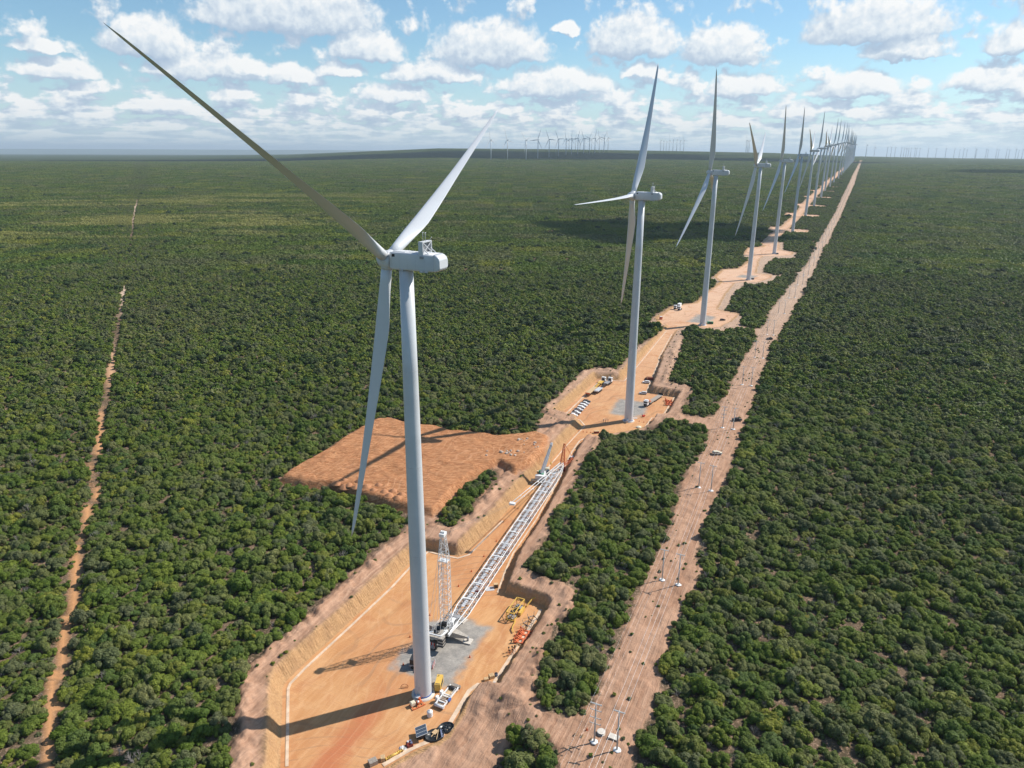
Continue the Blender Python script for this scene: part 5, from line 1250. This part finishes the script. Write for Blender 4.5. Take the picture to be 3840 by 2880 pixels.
# ------------------------------------------------------------------ cars and trucks
def car_mb(kind):
    body = MB(); gl = MB(); L = 4.7; W = 1.85
    def prof(pts, w0, w1, mb):
        n = len(pts); rs = []
        for s_, ww in ((-1, w0), (1, w0)): pass
        a = [(x_, -(w0 if z_ < .95 else w1)/2, z_) for x_, z_ in pts]; b = [(x_, (w0 if z_ < .95 else w1)/2, z_) for x_, z_ in pts]
        mb._add(a+b, [tuple(range(n)), tuple(reversed(range(n, 2*n)))]+[(i, n+i, n+(i+1) % n, (i+1) % n) for i in range(n)])
    if kind == 'pickup':
        L = 5.2; prof([(-2.6, .45), (2.6, .45), (2.6, .85), (2.5, 1.05), (1.3, 1.15), (.55, 1.72), (-.9, 1.76), (-1.05, 1.12), (-2.6, 1.12)], 1.85, 1.55, body)
        prof([(1.17, 1.17), (.52, 1.66), (-.88, 1.70), (-1.0, 1.2)], 1.8, 1.62, gl)
        body.box((-1.85, 0, 1.02), (1.3, 1.5, .06)); bed = MB().box((-1.82, 0, 1.125), (1.4, 1.5, .04))
    else:
        prof([(-2.3, .4), (2.3, .4), (2.3, .8), (2.15, 1.0), (1.25, 1.1), (.45, 1.62), (-1.75, 1.66), (-2.25, 1.1)], 1.8, 1.5, body)
        prof([(1.1, 1.12), (.42, 1.56), (-1.7, 1.60), (-2.1, 1.14)], 1.76, 1.58, gl); bed = None
    return body, gl, bed, L
CARP = {}
def car(kind, paint, x_, y_, rz, lab, grp):
    key = (kind, paint)
    if key in CARP: return copy_thing(CARP[key], at(x_, y_), rz, lab, grp)
    t_ = empty('parked_car', at(x_, y_), rz, lab, 'pickup truck' if kind == 'pickup' else 'car', grp)
    body, gl, bed, L = car_mb(kind); body.build('body', MT[paint], t_); gl.build('windows', MT['glass'], t_)
    if bed: bed.build('bed', MT['dark'], t_)
    for sx_ in (-.31, .31):
        for sy in (-1, 1):
            w = MB().cyl((L*sx_, sy*.68, .36), (L*sx_, sy*.94, .36), .36, n=14).build('wheel', MT['black'], t_)
            MB().cyl((L*sx_, sy*.94, .36), (L*sx_, sy*.955, .36), .2, n=8).build('rim', MT['steel'], w)
    for sy in (-.65, .65):
        MB().box((L/2+.0, sy, .82), (.06, .3, .16)).build('headlight', MT['lgrey'], t_); MB().box((-L/2, sy, .95), (.06, .2, .2)).build('tail_light', MT['red'], t_)
    CARP[key] = t_; return t_
gc = 'cars parked in a row by the second turbine'
row = [((34.6, 376.4), 'pickup', 'paint', 'white pickup nearest in the row of cars by the second turbine'), ((36.6, 380.2), 'pickup', 'paint', 'white pickup second in the row of cars by the second turbine'),
 ((38.4, 384.6), 'pickup', 'lgrey', 'silver pickup third in the row of cars by the second turbine'), ((40.2, 388.3), 'suv', 'paint', 'white car fourth in the row by the second turbine'),
 ((41.8, 391.8), 'suv', 'paint', 'white car fifth in the row by the second turbine'), ((43.0, 395.0), 'pickup', 'lgrey', 'silver pickup sixth in the row of cars by the second turbine'), ((44.3, 398.0), 'suv', 'dark', 'dark car farthest in the row by the second turbine')]
for (a, b), kd, pt, lab in row: car(kd, pt, a, b, R(-22), lab, gc)
gc2 = 'single cars on the second pad'
car('suv', 'paint', 85.6, 432.6, R(168), 'white car beside the dark red machine frame on the second pad', gc2); car('suv', 'lgrey', 80.2, 412.6, R(172), 'silver car standing alone on the second pad', gc2)
gc3 = 'vehicles on the power line track'
car('pickup', 'dark', 121.6, 359.9, R(176), 'black pickup on the power line track beside a pair of poles', gc3); car('suv', 'cream', 99.0, 315.8, R(-2), 'cream car on the power line track, nearest of the vehicles there', gc3)
car('suv', 'dark', 196.3, 527.4, R(172), 'dark car on the power line track, farthest of the vehicles there', gc3)
car('suv', 'dark', 178.7, 592.3, R(10), 'black car on the third pad right of the third tower', 'cars on the third pad')
def truck(x_, y_, rz, lab, trailer, L=24., deck='grey', grp=None, cabf='paint', reverse=False):
    t_ = empty('heavy_truck', at(x_, y_), rz, lab, 'truck', grp)
    MB().box((0, 0, 1.0), (7.0, 1.1, .5)).build('chassis', MT['dark'], t_)
    c_ = MB(); c_.box((2.3, 0, 2.35), (2.3, 2.5, 2.5)); c_.box((1.9, 0, 3.75), (1.4, 2.3, .35)); cb_ = c_.build('cab', MT[cabf], t_)
    MB().box((3.46, 0, 2.75), (.05, 2.2, 1.0)).box((2.5, 0, 2.85), (1.2, 2.54, .8)).build('windscreen', MT['glass'], cb_); MB().box((1.12, 0, 2.6), (.05, 1.7, 1.4)).build('rear_panel', MT['dark'], cb_)
    MB().box((3.47, 0, 1.4), (.06, 2.0, .7)).build('grille', MT['black'], cb_)
    w_ = MB()
    for xx in (2.4, .2, -1.2, -2.6):
        for s_ in (-1, 1): w_.cyl((xx, s_*.8, .52), (xx, s_*1.2, .52), .52, n=14)
    w_.build('wheels', MT['black'], t_)
    if trailer == 'long':
        MB().box((-9.4, 0, 1.35), (17.0, 2.7, .45)).box((-2.0, 0, 1.6), (3.0, 2.4, .4)).build('trailer_deck', MT['gwood'], t_)
        w_ = MB()
        for i in range(7):
            for s_ in (-1, 1): w_.cyl((-8+-1.4*i, s_*.85, .5), (-8-1.4*i, s_*1.25, .5), .5, n=12)
        w_.build('trailer_wheels', MT['black'], t_); MB().box((-18.1, 0, 2.0), (.15, 3.0, 1.3)).build('tail_board', MT['black'], t_)
        MB().box((-1.6, .6, 2.1), (1.2, .8, .8)).box((-2.8, -.5, 2.1), (.9, .9, .7)).build('deck_gear', MT['orange'], t_)
    elif trailer == 'neck':
        MB().box((-3.6, 0, 1.9), (5.2, 2.6, .5)).build('gooseneck', MT['yellow' if deck == 'orange' else 'grey'], t_)
        for s_ in (-.45, .45): MB().beam((-6.0, s_, 1.7), (-15.0, s_, 1.3), .38).build('spine_beam', MT['yellow' if deck == 'orange' else 'dark'], t_)
        d_ = MB(); d_.box((-17.5, 0, 1.5), (7.5, 2.8, .45)); d_.box((-24, 0, 1.6), (5.0, 2.9, .5)) if deck == 'orange' else None; d_.build('trailer_deck', MT['wood' if deck == 'orange' else 'lgrey'], t_)
        w_ = MB(); xs = [-15, -16.5, -18, -19.5]+([-22.5, -24, -25.5] if deck == 'orange' else [])
        for xx in xs:
            for s_ in (-1, 1): w_.cyl((xx, s_*.9, .55), (xx, s_*1.3, .55), .55, n=12)
        w_.build('trailer_wheels', MT['black'], t_)
        xe_ = -26.6 if deck == 'orange' else -21.3; MB().box((xe_, 0, 1.4), (.2, 2.9, .8)).build('tail_board', MT['orange' if deck == 'orange' else 'paint'], t_)
    return t_
gt_ = 'heavy trucks on the second pad'
ta = math.atan2(27.1, 13.4)
truck(57.6, 431.3, ta, 'white truck with yellow extendable trailer at the left edge of the second pad', 'neck', deck='orange', grp=gt_)
truck(61.6, 430.6, ta-.04, 'white truck with grey extendable trailer beside the yellow one', 'neck', deck='grey', grp=gt_)
truck(79.8, 394.0, math.atan2(-16, -11.4), 'white truck with long flat trailer right of the second tower', 'long', grp=gt_)
truck(148.4, 636.5, R(242), 'white truck without load, left of the container on the third pad', None, grp='trucks on the third pad'); truck(151.0, 632.0, R(242), 'white truck in front of the container on the third pad', None, grp='trucks on the third pad')
t_ = empty('shipping_container', at(153.6, 645.4), R(62), 'white shipping container behind two trucks on the third pad', 'container')
MB().box((0, 0, 1.6), (6.1, 2.6, 2.9)).build('body', MT['paint'], t_); MB().box((-3.06, 0, 1.6), (.05, 2.3, 2.6)).build('door', MT['lgrey'], t_); MB().box((0, 0, .1), (6.1, 2.5, .2)).build('skid', MT['dark'], t_)
t_ = empty('portable_toilet', at(126.6, 594.6), R(20), 'orange portable toilet at the left corner of the third pad', 'portable toilet')
MB().box((0, 0, 1.3), (1.9, 1.9, 2.5)).build('cabin', MT['orange'], t_); MB().box((0, 0, 2.62), (2.0, 2.0, .16)).build('roof', MT['paint'], t_); MB().box((-.96, 0, 1.2), (.04, 1.0, 2.0)).build('door', MT['red'], t_)
def boxy(x_, y_, rz, d, mm, lab, cat):
    t_ = empty('equipment_box', at(x_, y_), rz, lab, cat); MB().box((0, 0, d[2]/2+.15), d).build('body', MT[mm], t_); MB().box((0, 0, .08), (d[0], d[1]*.8, .16)).build('skid', MT['dark'], t_); MB().box((0, -d[1]/2-.02, d[2]/2+.15), (d[0]*.5, .04, d[2]*.7)).build('door', MT['dark'], t_)
boxy(164.9, 580.2, R(-6), (4.8, 2.0, 1.8), 'green', 'green equipment box with pale lid beside the third tower', 'equipment box')
boxy(265.8, 787.0, R(-6), (3.6, 2.0, 1.8), 'grey', 'grey equipment box beside the fourth tower', 'equipment box')
boxy(359.9, 977.2, R(-6), (3.4, 2.0, 1.8), 'grey', 'grey equipment box beside the fifth tower', 'equipment box')
# excavated gear on the second pad
t_ = empty('dark_red_frame', at(88.5, 439.0), R(-10), 'dark red machine frame at the right edge of the road behind a white car', 'machine frame')
m = MB(); 
for s_ in (-1, 1): m.beam((-2.6, s_, .3), (2.8, s_, .3), .35); m.beam((-1.2, s_, 1.7), (2.8, s_, 1.7), .25); m.beam((2.8, s_, .3), (2.8, s_, 1.7), .3); m.beam((-1.2, s_, .3), (-1.2, s_, 1.7), .3); m.beam((-2.8, s_, .2), (-1.2, s_, 1.7), .2)
m.box((.8, 0, 1.0), (3.2, 1.8, .9)); m.build('frame', MT['dred'], t_); MB().cyl((-1.9, -1.1, .8), (-1.9, 1.1, .8), .4, n=12).build('drum', MT['dark'], t_)
thing_mb('pale_board', 69.1, 374.0, R(-4), MB().box((0, 0, .08), (2.6, .9, .1)), MT['paint'], 'flat white board on the gravel at the second tower foot', 'board')
t_ = empty('tool_cart', at(74.3, 376.2), R(30), 'red and grey tool cart on the gravel right of the second tower foot', 'tool cart'); MB().box((0, 0, .6), (1.6, 1.0, .7)).build('box', MT['red'], t_); MB().beam((.6, 0, .9), (1.1, .3, 2.0), .08).box((-.6, .4, 1.2), (.7, .5, .5)).build('handle', MT['grey'], t_)
t_ = empty('site_box', at(45.1, 352.4), R(8), 'brown site box on the road at the end of the cone row', 'box'); MB().box((0, 0, .6), (2.6, 1.4, 1.1)).build('body', MT['dred'], t_); MB().box((0, 0, 1.2), (2.7, 1.5, .1)).build('lid', MT['wood'], t_)
thing_mb('sheeted_bundle', 69.0, 360.6, R(-5), MB().lathe([(0, 0), (1.6, .05), (1.3, .5), (.5, .8), (0, .8)], n=10, smooth=False).beam((-2.6, 0, .12), (2.9, .3, .12), .16), MT['cream'], 'pale sheeted bundle at the near edge of the second pad', 'bundle')

# ------------------------------------------------------------------ people
def person(x_, y_, rz, top, lab):
    t_ = empty('person', at(x_, y_), rz, lab, 'person', 'workers by the shadow of the second tower')
    V = [(0, 0, .95), (0, 0, 1.15), (0, 0, 1.38), (0, 0, 1.50), (.01, 0, 1.62), (.01, 0, 1.74)]; E_ = [(0, 1), (1, 2), (2, 3), (3, 4), (4, 5)]; Rr = [.15, .14, .17, .06, .095, .09]
    for s_ in (-1, 1):
        b = len(V); V += [(0, s_*.10, .90), (.03*s_, s_*.12, .50), (0, s_*.13, .08), (.14, s_*.14, .04)]; Rr += [.10, .065, .045, .04]; E_ += [(0, b), (b, b+1), (b+1, b+2), (b+2, b+3)]
        b = len(V); V += [(0, s_*.21, 1.40), (.02, s_*.27, 1.12), (.12, s_*.27, .88), (.15, s_*.27, .78)]; Rr += [.065, .048, .036, .035]; E_ += [(2, b), (b, b+1), (b+1, b+2), (b+2, b+3)]
    me_ = bpy.data.meshes.new('body'); bm = bmesh.new(); sk = bm.verts.layers.skin.verify()
    vs = [bm.verts.new(v) for v in V]
    for v, r_ in zip(vs, Rr): v[sk].radius = (r_, r_)
    vs[0][sk].use_root = True
    for p_, q_ in E_: bm.edges.new((vs[p_], vs[q_]))
    bm.to_mesh(me_); bm.free(); me_.materials.append(MT['skin']); o = bpy.data.objects.new('body', me_); C.objects.link(o); o.parent = t_
    o.modifiers.new('skin', 'SKIN'); o.modifiers.new('sub', 'SUBSURF').levels = 1
    MB().lathe([(.17, .92), (.185, 1.05), (.19, 1.2), (.235, 1.38), (.16, 1.48), (.07, 1.5)], n=14).build('vest', MT[top], t_)
    m = MB()
    for s_ in (-1, 1): m.cyl((0, s_*.10, .94), (.02*s_, s_*.12, .52), .115, .085, n=10); m.cyl((.02*s_, s_*.12, .52), (0, s_*.13, .12), .085, .07, n=10)
    m.build('trousers', MT['denim'], t_)
    m = MB()
    for s_ in (-1, 1): m.cyl((0, s_*.20, 1.42), (.02, s_*.27, 1.10), .075, .06, n=8); m.box((.05, s_*.13, .05), (.28, .11, .1))
    m.build('sleeves_and_boots', MT['denim'], t_)
    MB().lathe([(.15, 1.70), (.125, 1.72), (.11, 1.82), (.05, 1.87), (0, 1.875)], (.01, 0, 0), n=14).build('helmet', MT['paint'], t_)
person(50.8, 368.4, R(20), 'green', 'left of three workers in green vest standing at the tower shadow'); person(52.0, 368.0, R(160), 'dark', 'middle worker in dark clothing standing at the tower shadow'); person(53.2, 368.1, R(180), 'red', 'right of three workers in red vest standing at the tower shadow')

# ------------------------------------------------------------------ power line
def pole(x_, y_, style, lab, grp, H=11.9):
    t_ = empty('power_pole', at(x_, y_, -.1), ROWA*-1+R(0), lab, 'power pole', grp)
    MB().cyl((0, 0, 0), (0, 0, H), .24, .13, n=12).build('pole', MT['galv'], t_)
    rs = []; rg = random.Random(int(x_*10))
    rs = [[(rr_*rg.uniform(.75, 1.3)*math.cos(a), rr_*rg.uniform(.75, 1.3)*math.sin(a), z_) for a in [2*math.pi*i/14 for i in range(14)]] for rr_, z_ in ((1.0, .1), (.8, .22), (.2, .24))]
    MB().rings(rs).build('concrete_footing', MT['paint'], t_)
    arms = [H-.25] if style == 1 else [H-.25, H-2.1, H-4.4, H-6.2]
    for j, z_ in enumerate(arms):
        m = MB(); m.beam((-1.45, 0, z_), (1.45, 0, z_), .13, .16)
        if j == 0: m.beam((-1.45, .22, z_), (1.45, .22, z_), .1, .14)
        c_ = m.build('crossarm', MT['galv'], t_)
        i_ = MB()
        for xx in (-1.35, 0, 1.35): i_.cyl((xx, 0, z_+.08), (xx, 0, z_+.42), .08, .05, n=8)
        i_.build('insulator', MT['lgrey'], c_)
    return t_
gp = 'power poles along the track'
L1 = [(0, 50.2), (76.8, 48.5), (151.5, 46.2), (227, 43.8), (302, 43.0), (367.5, 42.2), (440, 42.2), (523.6, 42.6), (598, 45.0), (675.7, 47.0), (733.9, 48.9)]
L2 = [(0, 56.1), (76.3, 54.1), (151, 51.5), (226.9, 49.2), (302, 48.3), (367.6, 47.4), (440, 46.9), (523.8, 47.6), (600.3, 50.2), (676.6, 52.0), (736.4, 53.8)]
for u_ in np.arange(812, 2200, 77):
    w_ = float(np.interp(u_, [734, 1470, 2500], [49, 60, 68])); L1.append((float(u_), w_)); L2.append((float(u_), w_+5))
pr = {}
tops = [[], []]
H1 = {0: 11.9}
for li, LL in enumerate((L1, L2)):
    for i, (u_, w_) in enumerate(LL):
        a, b = unrow(u_, w_); style = 4 if (li == 0 and i in (0, 3)) else 1
        side = 'left' if li == 0 else 'right'; num = ORD[i]
        lab = '%s concrete power pole of the %s line%s' % (num, side, ', with four crossarms' if style == 4 else ' along the track')
        if style in pr: p_ = copy_thing(pr[style], at(a, b, -.1), -ROWA, lab)
        else: p_ = pole(a, b, style, lab, gp); pr[style] = p_
        tops[li].append((Vector((a, b, p_.location.z)), p_))
for li in (0, 1):
    prev = [(unrow(-95, (50.2, 56.1)[li]))]
    pts = [Vector((*prev[0], z_pad(*prev[0])+3.4))]+[p_ for p_, _ in tops[li]]
    for kx, off_ in enumerate((-1.35, 0, 1.35)):
        m = MB()
        for a, b in zip(pts, pts[1:]):
            if a.y > 1250: continue
            ax_ = Vector((RW[0], RW[1], 0))*off_; n = 10; ln = (b-a).length; prevp = None
            rad = .026 if li == 1 else .012
            for i in range(n+1):
                t0 = i/n; p_ = a.lerp(b, t0)+ax_+Vector((0, 0, 12.05-4*.9*t0*(1-t0)*ln/75))
                if prevp: m.cyl(prevp, p_, rad, n=5, cap=False)
                prevp = p_
        m.build('power_line_wire', MT['wire'], None, '%s wire of the %s power line along the track' % (('left', 'middle', 'right')[kx], ('left', 'right')[li]), 'wire', 'power line wires')
# gear under the nearest poles
t_ = empty('cable_drum', at(23.2, 144.4), 0, 'pale wooden cable drum lying beside the nearest left power pole', 'cable drum'); MB().cyl((0, 0, 0), (0, 0, .12), 1.05, n=28).cyl((0, 0, .62), (0, 0, .74), 1.05, n=28).build('flange', MT['concrete'], t_); MB().cyl((0, 0, .12), (0, 0, .62), .7, n=20).build('core', MT['dark'], t_)
thing_mb('concrete_slab', 26.2, 142.9, R(-28), MB().box((0, 0, .2), (2.6, 1.7, .3)), MT['concrete'], 'rectangular pale concrete slab between the two nearest power poles', 'slab')
for i, (a, b) in enumerate(((16.6, 143.4), (18.4, 142.9), (20.6, 142.2))):
    m = MB(); m.beam((-.6, 0, 0), (0, .1, .75), .1); m.beam((.6, 0, 0), (0, .1, .75), .1); m.beam((0, .8, 0), (0, .1, .75), .1); m.beam((-.6, 0, .05), (.6, 0, .05), .1)
    for j in range(4): m.box((-.3+j*.2, .3, .25), (.12, .7, .05), rx=-.7)
    thing_mb('wooden_stand', a, b, R(20+25*i), m, MT['wood'], 'small wooden stand left of the cable drum, %s of three' % ('left', 'middle', 'right')[i], 'stand', 'wooden stands beside the cable drum')

# ------------------------------------------------------------------ heaps of soil at the lip of the clearing
hp = [(-75.3, 277.6), (-72.6, 280.6), (-69.4, 275.7), (-61.7, 274.0), (-58.1, 271.0), (-56.8, 275.6), (-53.4, 269.6), (-50.7, 266.4), (-49.7, 270.6), (-46.8, 264.0), (-45.7, 267.4), (-71.3, 275.2), (-65.3, 278.7), (-66.0, 273.6)]
hpn = ['%s soil heap from the left along the front lip of the red clearing' % o for o in ['first']+ORD[1:]]
hp.sort()
for i, (a, b) in enumerate(hp):
    rg = random.Random(i); r_ = rg.uniform(1.5, 2.3); rs = []
    for f, z_ in ((1.15, -.25), (1.0, .0), (.72, .55), (.42, 1.0), (.18, 1.25), (.03, 1.3)):
        rs.append([(r_*f*(1+.14*math.sin(3*t+i)+rg.uniform(-.05, .05))*math.cos(t), r_*f*(1+.12*math.cos(2*t+i))*math.sin(t), z_*r_/2.3+rg.uniform(-.04, .04)) for t in [2*math.pi*k/18 for k in range(18)]])
    thing_mb('soil_heap', a, b, 0, MB().rings(rs), MT['soil'], hpn[i], 'soil heap', 'soil heaps on the red clearing')
# loose pale rocks by the ramp
rg = random.Random(31); rk = None
for i in range(26):
    if i < 16: a, b = -3+rg.uniform(-9, 9), 309+rg.uniform(-3, 3)
    else: a, b = 6+rg.uniform(-4, 7), 322+rg.uniform(-6, 8)
    if rk is None:
        rs = [[(f*.6*(1+.2*math.sin(4*t))*math.cos(t), f*.45*math.sin(t)*(1+.15*math.cos(3*t)), z_) for t in [2*math.pi*k/9 for k in range(9)]] for f, z_ in ((.9, -.1), (1, .15), (.75, .42), (.2, .5))]
        rk = thing_mb('rock', a, b, 0, MB().rings(rs, smooth=False), MT['rock'], 'pale loose rock on the churned soil left of the telescopic crane', 'rock', 'pale rocks on the churned soil')
    else:
        c = copy_thing(rk, at(a, b), rg.uniform(0, 6)); s_ = rg.uniform(.6, 1.7); c.scale = (s_, s_, s_*rg.uniform(.7, 1.1))

# ------------------------------------------------------------------ air
hm_ = bpy.data.materials.new('haze'); hm_.use_nodes = True; t = NT(hm_.node_tree); t.n.remove(t.n['Principled BSDF'])
pv = t.new('ShaderNodeVolumePrincipled'); pv.inputs['Color'].default_value = (.74, .88, 1., 1); pv.inputs['Density'].default_value = 4.4e-5; pv.inputs['Anisotropy'].default_value = .2
t.l.new(pv.outputs[0], t.n['Material Output'].inputs['Volume'])
MB().box((0, 31000, -160), (160000, 84000, 1160)).build('haze', hm_, kind='stuff')

# ------------------------------------------------------------------ high clouds over the plain, which throw the shadows seen on it
cm = bpy.data.materials.new('cloud_white'); cm.use_nodes = True; cm.node_tree.nodes['Principled BSDF'].inputs['Base Color'].default_value = (.9, .9, .9, 1); cm.node_tree.nodes['Principled BSDF'].inputs['Roughness'].default_value = 1.
def cloud_over(sx_, sy_, alt, a_, b_, seed):
    """a lumpy flat-based cumulus whose shadow falls on the ground at sx_, sy_"""
    k = (alt+20)/math.tan(S_EL); cx, cy = sx_+k*math.cos(S_AZ), sy_+k*math.sin(S_AZ); rg = random.Random(seed); n, m_ = 26, 60; mb = MB(); rs = []
    for j in range(n):
        f = j/(n-1); ring = []
        for i in range(m_):
            th = 2*math.pi*i/m_; edge = 1+.16*math.sin(3*th+seed)+.10*math.sin(7*th+2*seed)+.06*math.sin(13*th)
            ph = f*math.pi; rr_ = math.sin(ph)**.8*edge; hgt_ = -math.cos(ph); zz = hgt_*(.22 if hgt_ > 0 else .04)*min(a_, b_)
            lump = .05*math.sin(9*th+5*f*6)*math.sin(f*20+seed); ring.append((cx+a_*rr_*(1+lump)*math.cos(th), cy+b_*rr_*(1+lump)*math.sin(th), alt+zz*(1+2*lump)))
        rs.append(ring)
    mb.rings(rs, cap=False).build('cloud', cm, kind='structure')
cloud_over(190, 1190, 1300, 190, 120, 1); cloud_over(330, 1110, 1350, 80, 50, 2)
cloud_over(2500, 3400, 1600, 620, 300, 3)
cloud_over(-700, 5700, 2000, 2500, 800, 5); cloud_over(1500, 5300, 2000, 1100, 420, 6)
